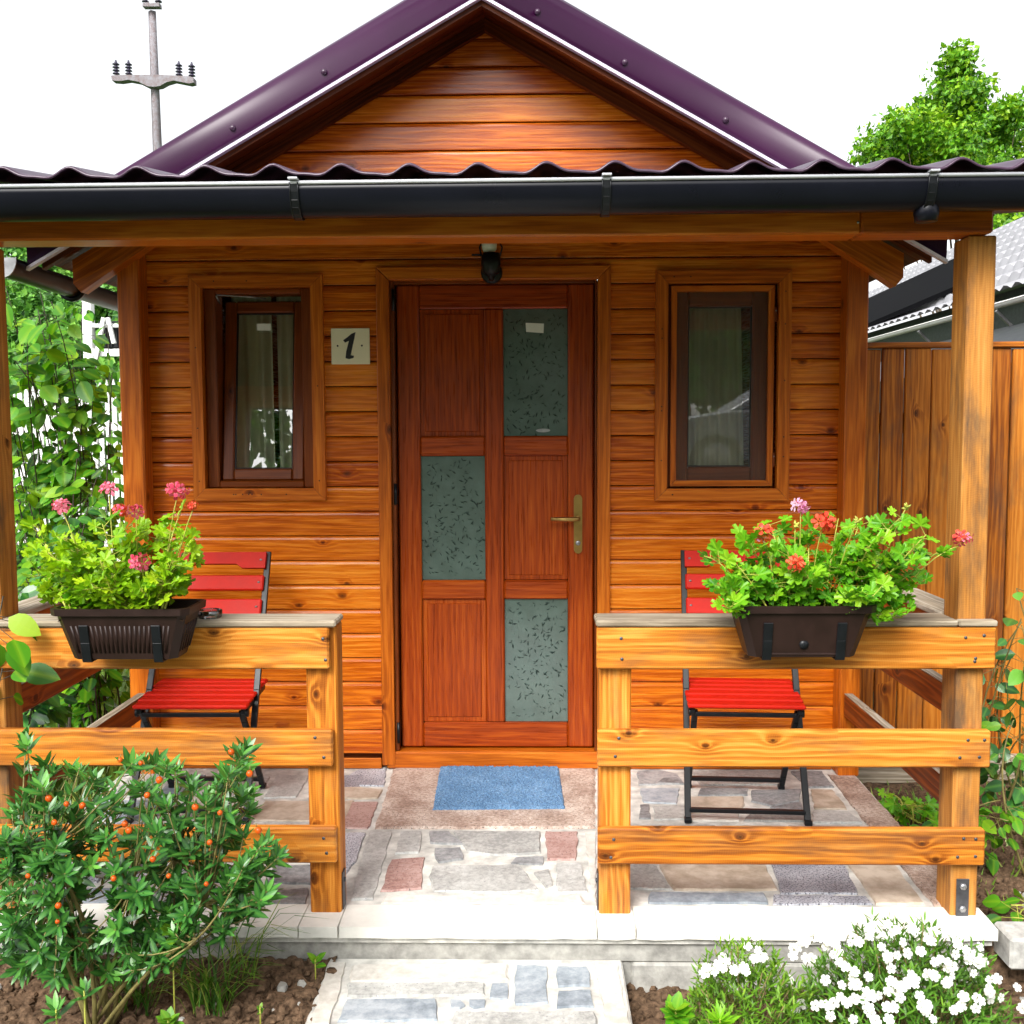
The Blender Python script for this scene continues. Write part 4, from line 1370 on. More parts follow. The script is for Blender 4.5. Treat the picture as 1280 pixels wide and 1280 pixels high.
# ---- planters hung on the railings
def make_planter(x, z, fluted, label):
    root = empty('planter_box', (x, -.10, z), label=label, cat='planter', group='brown flower boxes on the railings')
    H = .150
    def ring(w, d, zz, k=.02):
        return [(-w + k, -d, zz), (w - k, -d, zz), (w, -d + k, zz), (w, d - k, zz), (w - k, d, zz), (-w + k, d, zz), (-w, d - k, zz), (-w, -d + k, zz)]
    q = MB()
    rings = [ring(.150, .060, 0), ring(.186, .084, H - .022), ring(.198, .094, H - .020), ring(.200, .095, H), ring(.188, .084, H), ring(.182, .080, H - .03), ring(.180, .078, H - .04)]
    vv = [Vector(p) for r in rings for p in r]
    ff = [tuple(range(7, -1, -1))]
    for i in range(len(rings) - 1):
        for k in range(8):
            ff.append((i * 8 + k, i * 8 + (k + 1) % 8, (i + 1) * 8 + (k + 1) % 8, (i + 1) * 8 + k))
    q.add(vv, ff)
    yf = lambda zz: -.060 - .024 * zz / (H - .022)
    if fluted:
        for k in range(21):
            xx = -.125 + k * .0125
            q.tube([(xx, yf(.02) + .001, .02), (xx * 1.12, yf(.1) + .001, .10)], .0042, 6)
        for k in range(5):
            yy = -.04 + k * .02
            q.tube([(.1505 + .0055, yy, .02), (.1505 + .027, yy * 1.2, .10)], .0042, 6)
    else:
        q.box(-.11, .11, yf(.012) - .0015, yf(.012) + .004, .006, .012, 'x', .001)
        q.lathe([(.013, 0), (.013, .002), (.002, .0025)], (.0, yf(.04) - .0005, .038), 16, axis=(0, -1, .1), mi=1)
    o = part('box', q, [BROWNP, BLACK], root, world=False)
    q = MB()
    sr = random.Random(8)
    vv, ff = [], []
    for j in range(13):
        for i in range(29):
            vv.append(((i / 28 - .5) * .358, (j / 12 - .5) * .152, H - .035 + sr.uniform(-.007, .007)))
    for j in range(12):
        for i in range(28):
            a = j * 29 + i; ff.append((a, a + 1, a + 30, a + 29))
    q.add(vv, ff); part('potting_soil', q, SOIL, root, world=False)
    for s in (-1, 1):
        q = MB(); xx = s * .103
        path = [(xx, .100, -.01), (xx, .066, -.006), (xx, -.064, -.006), (xx, yf(.05) - .004, .05), (xx, yf(.1) - .005, .102)]
        for a, b in zip(path, path[1:]): q.plane_box(a, b, .0025, .013, up=Vector((1, 0, 0)), ch=.0008)
        q2 = [(xx, .097, -.01), (xx, .097, .905 - z + .002), (xx, .235, .905 - z + .002)]
        for a, b in zip(q2, q2[1:]): q.plane_box(a, b, .002, .013, up=Vector((1, 0, 0)), ch=.0008)
        part('hanger', q, BLACK, root, world=False)
    return root
make_planter(-1.136, .818, True, 'dark brown fluted planter hanging on the left railing')
make_planter(.798, .824, False, 'dark brown plain planter with round hole hanging on the right railing')

# ---- geraniums
GL = [leaf_geranium(s) for s in range(6)]
FLO = petal_flower(5, .27, .22, .04)
def geranium(x, z, tips, flowers, buds, mats, seed, label):
    r_ = random.Random(seed)
    root = empty('geranium', (x, -.10, z + .115), label=label, cat='flowers', group='geraniums in the flower boxes')
    st, lf = MB(), MB()
    soil = z + .115
    for (px, py) in tips:
        Y = r_.uniform(-.24, .02)
        tip = at(px, py, Y)
        b = Vector((x + (tip.x - x) * r_.uniform(.35, .7), -.10 + r_.uniform(-.06, .06), soil))
        b.x = min(max(b.x, x - .16), x + .16)
        pts = curve(b, tip, (0, 0, .03 * r_.uniform(0, 1.4)), 8)
        st.tube(pts, [.0034 - .00028 * i for i in range(8)], 5)
        n = r_.randint(17, 23)
        for k in range(n):
            u = r_.uniform(.22, 1.0)
            i = min(6, int(u * 7)); p = pts[i].lerp(pts[i + 1], u * 7 - i)
            d = rv(r_); d.z = abs(d.z) * .6 - .1; d.normalize()
            q_ = p + d * r_.uniform(.012, .045)
            st.tube([p, q_], .0013, 3, caps=False)
            nrm = Vector((r_.uniform(-.7, .7), r_.uniform(-1.0, .15), r_.uniform(.25, 1.0)))
            s = r_.uniform(.036, .064)
            scatter(lf, GL[r_.randrange(6)], [(q_, d + rv(r_) * .3, nrm, s, min(1, max(0, r_.gauss(.5, .23) + .18 * (u - .6))))])
    part('stems', st, STEMY, root); part('foliage', lf, mats, root)
    for (px, py, pal, size, Y) in flowers:
        c = at(px, py, Y)
        b = Vector((x + (c.x - x) * .6, -.1, soil + .03))
        fm_ = MB()
        fm_.tube(curve(b, c - Vector((0, 0, size * .35)), (0, 0, .03), 6), .0018, 5, 1)
        m_ = r_.randint(8, 11)
        for k in range(m_):
            d = rv(r_); d.y -= .35; d.z += .25; d.normalize()
            e = c + Vector((d.x * 1.15, d.y, d.z * .8)) * size * r_.uniform(.22, .42)
            fm_.tube([c - Vector((0, 0, size * .3)), e], .0008, 3, 1, caps=False)
            scatter(fm_, FLO, [(e, rv(r_).cross(d), d, size * r_.uniform(.52, .85), r_.random())], 0 if r_.random() < .75 or len(pal) < 2 else 2)
        part('flower_head', fm_, [pal[0], STEMY, pal[-1]], root)
    for (px, py) in buds:
        c = at(px, py, r_.uniform(-.2, -.05)); b = Vector((x + (c.x - x) * .7, -.1, soil + .05))
        fm_ = MB(); fm_.tube(curve(b, c, (0, 0, .02), 6), .0017, 5)
        for k in range(6):
            d = rv(r_); fm_.lathe([(.001, -.007), (.0045, 0), (.001, .009)], c + d * .006, 6, axis=d + Vector((0, 0, .6)))
        part('bud', fm_, STEMY, root)
    return root
geranium(-1.136, .818,
    [(38, 695), (45, 655), (62, 735), (80, 668), (100, 690), (128, 655), (150, 690), (165, 655), (196, 668), (226, 640), (238, 672), (238, 705), (216, 700), (118, 735), (92, 757), (66, 752), (150, 752), (178, 735), (200, 752), (172, 680), (210, 728), (140, 720), (80, 710), (110, 765), (48, 720), (225, 740), (60, 690), (90, 735), (125, 700), (160, 730)],
    [(78, 632, (P_PINK,), .052, -.1), (136, 612, (P_PINK,), .050, -.06), (221, 612, (P_PINK,), .060, -.12), (150, 638, (P_RED, P_PINK), .046, -.1), (170, 639, (P_PINK, P_LILAC), .046, -.14), (176, 702, (P_PINK, P_RED), .054, -.22), (241, 632, (P_RED,), .034, -.1)],
    [], L_GERL, 5, 'lime green pink flowering geranium in the left flower box')
geranium(.798, .824,
    [(880, 695), (898, 730), (938, 678), (915, 745), (962, 655), (985, 690), (1012, 665), (1048, 648), (1075, 655), (1100, 665), (1128, 645), (1158, 668), (1172, 690), (1150, 730), (1118, 735), (1095, 745), (1062, 720), (1030, 705), (990, 740), (950, 750), (1036, 760), (1080, 765), (1118, 755), (1112, 700), (925, 710), (1010, 720), (1048, 690), (960, 720), (1140, 690), (905, 760), (975, 765), (1128, 772)],
    [(1001, 632, (P_LILAC,), .050, -.1), (955, 667, (P_RED, P_LILAC), .056, -.12), (991, 705, (P_RED,), .056, -.22), (1028, 652, (P_RED,), .060, -.14), (1203, 673, (P_PINK, P_RED), .052, -.12)],
    [(1133, 634), (994, 656), (1073, 650)], L_GERR, 9, 'bright green red flowering geranium in the right flower box')

# ---- ashtray
t = MB()
c = at(262, 772, .05)
t.lathe([(.032, 0), (.036, .003), (.037, .022), (.033, .024), (.030, .008), (.0, .007)], (c.x, .055, .9005), 24)
o = t.build('ashtray', CLEARG, origin=(c.x, .055, .9005))
tag(o, 'small clear glass ashtray on the left railing beside the planter', 'ashtray')

# ================================================================== PLANTS IN FRONT
LANCE = leaf_ovate(.30, .10, 5)
OVATE = leaf_ovate(.62, .14, 6)
NARROW = leaf_ovate(.20, .10, 4)
def rosette(m_, p, axis, n, size, tmpl, r_, base=.5, spread=1.0, mi=0):
    axis = Vector(axis).normalized()
    u = axis.orthogonal().normalized(); w = axis.cross(u)
    a0 = r_.uniform(0, 6)
    items = []
    for k in range(n):
        an = a0 + k * 2.4
        out = u * math.cos(an) + w * math.sin(an)
        el = spread * r_.uniform(.55, 1.1) * (1 - .45 * k / n)
        d = out * el + axis * (1.05 - .55 * el)
        q_ = Vector(p) - axis * (.028 * (1 - k / n)) 
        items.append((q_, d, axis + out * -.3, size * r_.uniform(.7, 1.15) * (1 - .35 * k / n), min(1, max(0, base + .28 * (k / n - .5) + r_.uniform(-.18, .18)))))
    scatter(m_, tmpl, items, mi)

br = random.Random(31)
bx, by_ = at(118, 1235, -.42).x, -.42
bush = empty('berry_bush', (bx, by_, -.14), label='dark green bush with small orange berries in front of left railing', cat='bush')
st, lf = MB(), MB()
tips = []
man = [(28, 925), (60, 955), (45, 985), (95, 965), (112, 975), (20, 1010), (70, 1015), (130, 985), (165, 955), (190, 948), (215, 955), (180, 985), (205, 1000), (150, 1010), (240, 985), (262, 1000),
       (302, 938), (285, 965), (310, 960), (270, 985), (308, 990), (280, 1015), (312, 1015), (335, 1055), (300, 1045), (265, 1040), (345, 1065), (325, 1075), (300, 1085), (338, 1110), (322, 1130), (300, 1125), (265, 1080), (230, 1060), (225, 1030), (195, 1040),
       (165, 1050), (135, 1045), (105, 1035), (70, 1050), (35, 1050), (8, 1045), (15, 1085), (45, 1085), (80, 1085), (115, 1085), (150, 1085), (185, 1085), (215, 1100), (250, 1110), (280, 1105), (240, 1140), (270, 1150), (205, 1140), (175, 1120), (140, 1125),
       (100, 1120), (60, 1125), (25, 1125), (5, 1120), (10, 1160), (40, 1165), (75, 1160), (110, 1160), (150, 1165), (190, 1170), (225, 1170), (205, 1195), (160, 1190), (85, 1190), (50, 1190), (15, 1190), (120, 1185), (-20, 1060), (-25, 1120), (-20, 1180), (60, 1205), (180, 1200), (95, 1205), (140, 1210), (30, 1215), (205, 1185), (160, 1215), (75, 1220), (235, 1150)]
stems = [Vector((bx - .02, by_, -.14)), Vector((bx + .03, by_ + .03, -.14)), Vector((bx + .01, by_ - .03, -.14))]
hubs = []
for k in range(12):
    h = at(br.uniform(20, 290), br.uniform(1050, 1175), by_ + br.uniform(-.15, .15)); hubs.append(h)
    b = stems[k % 3]
    st.tube(curve(b, h, (br.uniform(-.03, .03), 0, .05), 7), [.0065 - .0006 * i for i in range(7)], 6)
for (px, py) in man:
    for rep in range(3):
        Y = by_ + br.uniform(-.20, .20)
        tip = at(px + br.uniform(-9, 9), py + br.uniform(-7, 7), Y)
        h = min(hubs, key=lambda q_: (q_ - tip).length + br.uniform(0, .08))
        pts = curve(h, tip, (0, 0, -.02), 6)
        st.tube(pts, [.003, .0027, .0024, .002, .0017, .0014], 4)
        ax = (pts[-1] - pts[-3]).normalized() + Vector((0, -.35, .55)) + rv(br) * .35
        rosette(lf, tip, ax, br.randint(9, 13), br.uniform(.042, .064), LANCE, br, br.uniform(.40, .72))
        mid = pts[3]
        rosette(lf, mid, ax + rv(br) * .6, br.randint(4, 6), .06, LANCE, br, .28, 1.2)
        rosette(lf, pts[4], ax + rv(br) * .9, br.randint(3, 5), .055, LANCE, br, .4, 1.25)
part('stems', st, TWIG, bush); part('foliage', lf, L_BUSH, bush)
bp_ = [(61, 998), (83, 1005), (103, 1007), (68, 1028), (199, 975), (150, 950), (176, 954), (156, 1030), (161, 1038), (184, 994), (244, 1009), (262, 1053), (191, 1074), (211, 1095), (142, 1098), (258, 1105), (35, 1095), (73, 1132), (323, 1038), (275, 1016), (289, 940), (312, 967), (72, 1152)]
b0 = MB(); b0.lathe([(.001, -.0095), (.006, -.0075), (.0095, 0), (.0065, .0072), (.001, .0095)], (0, 0, 0), 12)
b0.tube([(0, 0, .009), (.002, .002, .020)], .0012, 4, 1)
first = None
for (px, py) in bp_:
    if first is None:
        o = first = b0.build('berry', [BERRY, TWIG], bush)
    else:
        o = first.copy(); COL.objects.link(o); o.parent = bush
    o.location = at(px, py, by_ - .20) - bush.location
    o.scale = (br.uniform(.62, .95),) * 3
    o.rotation_euler = (br.uniform(-.5, .5), br.uniform(-.5, .5), br.uniform(0, 6))

# ---- white flowering plant and its yellow green neighbour
def dome(name, px0, px1, ptop, Yc, depth, nl, size, mat, r_, zb, label, cat, flowers, pet, tmpl=NARROW, bumps=1.0):
    a, b = at(px0, 1200, Yc), at(px1, 1200, Yc)
    top = at((px0 + px1) / 2, ptop, Yc).z
    cx, rx, hz = (a.x + b.x) / 2, (b.x - a.x) / 2, top - zb
    root = empty(name, (cx, Yc, zb), label=label, cat=cat)
    st, lf = MB(), MB()
    def surf(an, el, k=1.0):
        bm_ = 1 + .13 * bumps * noise.noise(Vector((math.cos(an) * 2.1 + cx * 3, math.sin(an) * 2.1, el * 2.5)))
        return Vector((cx + rx * k * bm_ * math.cos(an) * math.cos(el), Yc + depth * k * bm_ * math.sin(an) * math.cos(el), zb + hz * k * bm_ * math.sin(el)))
    for k in range(nl):
        an, el = r_.uniform(0, 2 * PI), math.asin(r_.uniform(.0, 1))
        kk = r_.uniform(.62, 1.0) ** .7
        p = surf(an, el, kk)
        d = (p - Vector((cx, Yc, zb - .03))).normalized() + Vector((0, 0, .35))
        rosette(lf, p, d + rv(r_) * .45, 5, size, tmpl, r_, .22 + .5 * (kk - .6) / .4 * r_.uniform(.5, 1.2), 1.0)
        if k % 9 == 0: st.tube(curve((cx + r_.uniform(-.2, .2) * rx, Yc + r_.uniform(-.05, .05), zb), p, (0, 0, .02), 5), .0018, 4)
    part('stems', st, TWIG, root); part('foliage', lf, mat, root)
    FL = petal_flower(5, .40, .10, .02)
    for (px, py, n) in flowers:
        # meet the dome's front surface
        best = None
        for i in range(60):
            Y = Yc - depth * 1.05 + i / 59 * depth * 1.3
            p = at(px, py, Y)
            e = ((p.x - cx) / rx) ** 2 + ((p.y - Yc) / depth) ** 2 + ((p.z - zb) / hz) ** 2
            if best is None or abs(e - 1) < best[0]: best = (abs(e - 1), p)
            if e < 1.0: best = (0, p); break
        p = best[1] + Vector((0, -.012, .008))
        fm_ = MB()
        fm_.tube([p - Vector((0, -.02, .03)), p], .0012, 4, 1, caps=False)
        for k in range(n):
            e = p + Vector((r_.uniform(-.018, .018), r_.uniform(-.012, .012), r_.uniform(-.016, .016))) * (1 if n > 1 else 0)
            nr = Vector((r_.uniform(-.5, .5), -1, r_.uniform(.1, 1.0)))
            scatter(fm_, FL, [(e, rv(r_).cross(nr), nr, r_.uniform(.021, .030), r_.random())])
        part('flower', fm_, [pet, TWIG], root)
    return root
pr_ = random.Random(17)
def c8(l, n=None): return [(800 + x * .375, 800 + y * .375, n or pr_.choice((1, 2, 2, 3))) for x, y in l]
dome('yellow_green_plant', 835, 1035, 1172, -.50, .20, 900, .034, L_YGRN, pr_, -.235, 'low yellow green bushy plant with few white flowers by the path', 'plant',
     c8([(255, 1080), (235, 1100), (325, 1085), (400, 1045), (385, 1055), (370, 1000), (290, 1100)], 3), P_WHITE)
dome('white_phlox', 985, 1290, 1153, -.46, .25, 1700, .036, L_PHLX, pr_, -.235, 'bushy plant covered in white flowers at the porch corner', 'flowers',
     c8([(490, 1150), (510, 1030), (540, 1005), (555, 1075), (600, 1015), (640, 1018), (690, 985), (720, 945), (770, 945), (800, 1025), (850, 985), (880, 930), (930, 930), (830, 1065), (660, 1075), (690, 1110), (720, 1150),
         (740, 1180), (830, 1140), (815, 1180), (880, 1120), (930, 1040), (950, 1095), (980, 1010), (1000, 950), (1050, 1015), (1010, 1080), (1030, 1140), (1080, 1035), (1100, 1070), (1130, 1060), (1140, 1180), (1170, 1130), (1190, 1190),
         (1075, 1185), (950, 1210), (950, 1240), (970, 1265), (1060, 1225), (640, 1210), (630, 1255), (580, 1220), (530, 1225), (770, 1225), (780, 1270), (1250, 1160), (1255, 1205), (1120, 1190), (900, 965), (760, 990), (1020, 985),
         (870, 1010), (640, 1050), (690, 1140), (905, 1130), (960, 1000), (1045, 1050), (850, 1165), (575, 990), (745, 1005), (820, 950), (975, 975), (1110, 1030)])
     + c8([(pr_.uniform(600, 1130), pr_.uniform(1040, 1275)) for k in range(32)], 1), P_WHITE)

# ---- small weeds in the beds
def weed(px, py, Y, n, size, tmpl, mat, label, cat='plant', name='seedling', spread=1.0, h=.05):
    p = at(px, py, Y)
    r_ = random.Random(int(px * 7 + py))
    zb = ground_h(p.x, Y)
    root = empty(name, (p.x, Y, zb), label=label, cat=cat)
    st, lf = MB(), MB()
    top = Vector((p.x, Y, max(p.z, zb + h)))
    st.tube([(p.x, Y, zb - .01), top], .0022, 5)
    rosette(lf, top, (0, -.3, 1), n, size, tmpl, r_, .6, spread)
    part('stem', st, STEMY, root); part('leaves', lf, mat, root)
    return root
weed(394, 1198, -.16, 6, .045, OVATE, L_VINE, 'tiny broad leaved seedling at the left edge of the path')
weed(105, 1238, -.62, 10, .05, LANCE, L_BUSH, 'small dark sapling below the berry bush')
weed(70, 1262, -.66, 14, .06, LANCE, L_BUSH, 'low leafy sapling in the bottom left corner')
weed(215, 1160, -.5, 12, .055, OVATE, L_YGRN, 'small bright weed under the berry bush')
weed(258, 1225, -.3, 9, .035, OVATE, L_YGRN, 'small pale weed on bare soil between bush and path')
weed(325, 1258, -.38, 7, .02, OVATE, L_YGRN, 'tiny weed on the soil close to the path')
weed(210, 1275, -.62, 12, .045, OVATE, L_YGRN, 'pale green weed at the bottom edge of the left bed')
weed(845, 1262, -.72, 22, .055, OVATE, L_VINE, 'light green leafy weed left of the yellow green plant', spread=1.1)
weed(900, 1274, -.78, 30, .06, NARROW, L_GERR, 'feathery light green plant at the bottom edge by the phlox', spread=1.0)
def blades(px, py, Y, n, L, label, seed):
    p = at(px, py, Y); r_ = random.Random(seed)
    zb = ground_h(p.x, Y)
    m_ = MB()
    for k in range(n):
        an = r_.uniform(0, 2 * PI); l = L * r_.uniform(.5, 1.15)
        b = Vector((p.x + r_.uniform(-.05, .05), Y + r_.uniform(-.04, .04), zb - .01))
        out = Vector((math.cos(an), math.sin(an) * .7, 0))
        pts = [b, b + out * l * .22 + Vector((0, 0, l * .5)), b + out * l * .55 + Vector((0, 0, l * .75)), b + out * l * .9 + Vector((0, 0, l * .72))]
        s = Vector((-out.y, out.x, 0)) * .003
        vv = []
        for i, q_ in enumerate(pts):
            w_ = s * (1, 1, .7, .1)[i]; vv += [q_ - w_, q_ + w_]
        m_.add(vv, [(0, 1, 3, 2), (2, 3, 5, 4), (4, 5, 7, 6)], 0, r_.random(), [(.3, 0, 0)] * 8)
    o = m_.build('grass_tuft', L_GRASS, origin=(p.x, Y, zb)); tag(o, label, 'grass tuft')
blades(262, 1195, -.30, 70, .22, 'tuft of long grass blades right of the berry bush', 1)
blades(300, 1185, -.16, 26, .26, 'thin arching grass blades against the porch coping', 2)
blades(170, 1225, -.30, 40, .15, 'short grass tuft behind the bush stems', 3)

# pale rocks on the porch floor behind the bush
def rock(px, py, Y, s, label, seed, z=None):
    p = at(px, py, Y)
    m_ = MB(); r_ = random.Random(seed)
    n, k = 14, 8
    zb = floor_z(Y) + .004 if z is None else z
    vv, ff = [], []
    for j in range(k + 1):
        for i in range(n):
            th, ph = PI * j / k, 2 * PI * i / n
            d = Vector((math.sin(th) * math.cos(ph), math.sin(th) * math.sin(ph), math.cos(th)))
            rr = 1 + .30 * noise.noise(d * 1.4 + Vector((seed * 3.1, 0, 0)))
            vv.append(Vector((p.x + d.x * s[0] * rr, Y + d.y * s[1] * rr, zb + s[2] * (.85 + d.z * rr))))
    for j in range(k):
        for i in range(n):
            ff.append((j * n + i, (j + 1) * n + i, (j + 1) * n + (i + 1) % n, j * n + (i + 1) % n))
    m_.add(vv, ff, smooth=True)
    o = m_.build('rock', ROCK, origin=(p.x, Y, zb)); tag(o, label, 'rock')
rock(140, 1010, .30, (.085, .07, .075), 'large pale rock behind the bush between the two lower rails', 1)

# concrete edging at the right
q = MB(); q.box(1.435, 1.98, -.10, .02, -.125, -.028, 'x', .008); q.box(1.985, 2.6, -.10, .02, -.127, -.030, 'x', .008)
o = q.build('kerb', CONCL, origin=(1.435, -.04, -.125)); tag(o, 'light concrete edging kerb right of the porch corner', 'kerb', kind='structure')

# ================================================================== FENCES AND PLANTS BESIDE THE PORCH
bf = empty('board_fence', (2.3, 1.5, -.1), label='tall reddish brown fence of vertical boards right of the cabin', cat='fence')
q = MB(); x = 1.432
fr_ = random.Random(2)
while x < 4.4:
    w_ = fr_.uniform(.100, .122)
    q.box(x, x + w_ - .006, 1.50 + fr_.uniform(-.003, .003), 1.522, -.12, 1.815 + fr_.uniform(-.004, .004), 'z', .004); x += w_
part('board', q, FENCEW, bf, label='knotty vertical boards, some stained dark')
q = MB(); q.box(1.428, 4.4, 1.488, 1.56, 1.818, 1.842, 'x', .004); part('top_rail', q, FENCEW, bf)
for z in (.30, 1.45):
    q = MB(); q.box(1.43, 4.4, 1.523, 1.56, z, z + .09, 'x', .004); part('back_rail', q, FENCEW, bf)
q = MB(); q.box(1.43, 4.4, 1.46, 1.498, -.10, .03, 'x', .006); part('base_board', q, GREYW, bf)

vr = random.Random(44)
def leafy(name, label, cat, stems, leafspec, mats, stemmat, group=None):
    """stems: list of point lists; leafspec: (count per stem, size, template, start)"""
    b = stems[0][0]
    root = empty(name, b, label=label, cat=cat, group=group)
    st, lf = MB(), MB()
    cnt, size, tmpl, u0 = leafspec
    for pts in stems:
        n = len(pts)
        st.tube(pts, [.0042 * (1 - .75 * i / (n - 1)) + .0011 for i in range(n)], 5)
        for k in range(cnt):
            u = u0 + (1 - u0) * vr.random()
            i = min(n - 2, int(u * (n - 1))); p = pts[i].lerp(pts[i + 1], u * (n - 1) - i)
            d = rv(vr); d.z = d.z * .5 - .15
            q_ = p + d.normalized() * vr.uniform(.02, .10)
            st.tube([p, q_], .0013, 3, caps=False)
            nrm = Vector((vr.uniform(-.6, .6), vr.uniform(-1, .1), vr.uniform(.3, 1)))
            scatter(lf, tmpl, [(q_, d + Vector((0, -.2, -.35)), nrm, size * vr.uniform(.6, 1.2), min(1, max(0, vr.gauss(.48, .22))))])
    part('stems', st, stemmat, root); part('foliage', lf, mats, root)
    return root
def arcs(n, x, y, z0, tipf, sag=.15):
    out = []
    for k in range(n):
        b = Vector((x + vr.uniform(-.15, .15), y + vr.uniform(-.15, .15), z0))
        out.append(curve(b, tipf(k), (vr.uniform(-.1, .1), vr.uniform(-.1, .1), sag), 9))
    return out
leafy('vine', 'tall broad leaved vine growing wild beside the left end of the porch', 'vine',
      arcs(30, -2.1, 1.9, -.3, lambda k: at(vr.uniform(-30, 150), vr.uniform(375, 740), vr.uniform(1.9, 3.0))), (64, .088, OVATE, .22), L_VINE, STEMD)
leafy('vine', 'sparse vine with long arching stems and pale leaves under the left eave', 'vine',
      arcs(10, -2.5, 2.6, -.3, lambda k: at(vr.uniform(-20, 70), vr.uniform(355, 470), vr.uniform(1.6, 2.4)), .3), (20, .12, OVATE, .45), L_VINE, STEMD)
leafy('shrub', 'dark leafy shrub low behind the left side rail', 'shrub',
      arcs(10, -2.3, 1.3, -.3, lambda k: at(vr.uniform(-40, 120), vr.uniform(640, 880), vr.uniform(.7, 1.5)), .1), (44, .085, OVATE, .1), L_BUSH, STEMD)
leafy('climbing_stem', 'few large green leaves climbing the left porch post', 'vine',
      [curve((-1.66, .0, -.13), at(4, 745, -.06), (-.02, -.06, 0), 8), curve((-1.66, .02, -.13), at(3, 835, -.05), (-.02, -.05, 0), 8)], (5, .10, OVATE, .85), L_VINE, STEMD)
leafy('bean_plant', 'climbing green plant with heart shaped leaves right of porch post', 'plant',
      arcs(7, 1.80, .75, -.12, lambda k: at(vr.uniform(1243, 1300), vr.uniform(735, 1000), vr.uniform(.5, .9)), .06), (15, .075, OVATE, .2), L_BUSH, TWIG)
leafy('bean_plant', 'yellowing leafy plant close behind the right porch post', 'plant',
      arcs(5, 1.62, .62, -.12, lambda k: at(vr.uniform(1238, 1275), vr.uniform(860, 1040), vr.uniform(.35, .6)), .05), (13, .06, OVATE, .2), L_VINE, TWIG)
leafy('weed', 'low lobed weed on the ground between porch and board fence', 'weed',
      arcs(8, at(1130, 1005, .95).x + .05, 1.0, -.12, lambda k: at(vr.uniform(1108, 1150), vr.uniform(985, 1015), vr.uniform(.9, 1.1)), .02), (6, .06, GL[1], .4), L_GERR, STEMY)
leafy('weed', 'broad green weed leaves on soil at the right picture edge', 'weed',
      arcs(3, 1.62, .12, -.1, lambda k: at(vr.uniform(1262, 1290), vr.uniform(1125, 1150), vr.uniform(.02, .12)), .02), (5, .075, OVATE, .6), L_VINE, STEMY)

# ---- white picket fence behind the vine
pf = empty('picket_fence', (-5, 7, -.3), label='white picket fence seen through the vine leaves', cat='fence')
q = MB(); x = -9.0
while x < -1.9:
    h = 1.98 + .05 * math.sin(x * 3)
    q.prism([(x, -.25), (x + .042, -.25), (x + .042, h - .09), (x + .021, h), (x, h - .09)], 'y', 7.0, 7.02); x += .066
part('picket', q, WHITEP, pf)
for z in (.25, 1.5):
    q = MB(); q.box(-9, -1.9, 7.022, 7.06, z, z + .08, 'x', .004); part('rail', q, WHITEP, pf)
# ---- white steel transformer frame
tf = empty('transformer_frame', (-6.9, 14, -.3), label='white steel frame carrying black transformer boxes behind picket fence', cat='frame')
pA, pB = at(112, 440, 14).x, at(168, 440, 14).x
zt = at(112, 385, 14).z + .4
for xx in (pA, pB):
    q = MB(); q.box(xx - .075, xx + .075, 13.92, 14.08, -.3, zt, 'z', .01); part('post', q, WHITEP, tf)
for py in (441, 405):
    z = at(130, py, 14).z
    q = MB(); q.box(pA + .076, pB - .076, 13.95, 14.05, z - .06, z + .06 if py == 441 else z + .0, 'x', .005); part('crossbeam', q, WHITEP, tf)
z0, z1 = at(112, 480, 14).z, at(130, 398, 14).z
q = MB(); q.plane_box((pA + .05, 13.9, z0), (at(133, 400, 14).x, 13.9, z1), .03, .03); q.plane_box((at(138, 405, 14).x, 13.9, z1), (at(146, 440, 14).x, 13.9, at(140, 430, 14).z), .03, .03); part('brace', q, WHITEP, tf)
a, b = at(124, 402, 14.2), at(165, 437, 14.2)
q = MB(); q.box(a.x, b.x, 14.1, 14.7, b.z, a.z, 'x', .03)
for k in range(7): q.box(a.x + .05 + k * .09, a.x + .08 + k * .09, 14.06, 14.099, b.z + .05, a.z - .05, 'z', .004)
part('transformer', q, BLACK, tf)

# ---- utility pole
up = empty('utility_pole', (-10.6, 27, -.3), label='concrete power pole with crossarm of dark insulators against white sky', cat='utility pole')
pt, pbm = at(190, 12, 27), at(196.5, 180, 27)
dirv = (pt - pbm).normalized()
def ppt(z): return pbm + dirv * ((z - pbm.z) / dirv.z)
q = MB()
q.tube([ppt(z) for z in (-.3, 5, 9, 11.3, pt.z - .05)], [.20, .165, .14, .125, .108], 4)
part('pole', q, POLEC, up)
q = MB(); s = 1 / 6.4
arm = [(262, 618), (292, 612), (560, 610), (640, 610), (880, 622), (918, 632), (920, 672), (885, 680), (760, 655), (700, 672), (650, 700), (600, 706), (550, 700), (480, 665), (400, 650), (330, 660), (270, 655)]
q.prism([(at(100 + x * s, y * s, 26.85).x, at(100 + x * s, y * s, 26.85).z) for x, y in arm], 'y', 26.72, 27.0)
part('crossarm', q, POLEC, up)
q = MB(); top = [(512, 30), (560, 30), (575, 38), (640, 30), (644, 62), (510, 62)]
q.prism([(at(100 + x * s, y * s, 26.85).x, at(100 + x * s, y * s, 26.85).z) for x, y in top], 'y', 26.75, 26.97); part('crossarm', q, POLEC, up)
for (zx, zy) in ((290, 598), (391, 600), (793, 608), (896, 615), (524, 22), (628, 22)):
    p = at(100 + zx * s, zy * s, 26.85)
    q = MB(); prof = [(.018, -.06), (.018, 0)]
    for k in range(4): prof += [(.045, .01 + k * .085), (.098, .022 + k * .085), (.098, .034 + k * .085), (.045, .07 + k * .085)]
    prof += [(.03, .36), (.022, .40), (.0, .405)]
    q.lathe(prof, p, 14); part('insulator', q, CERAM, up)

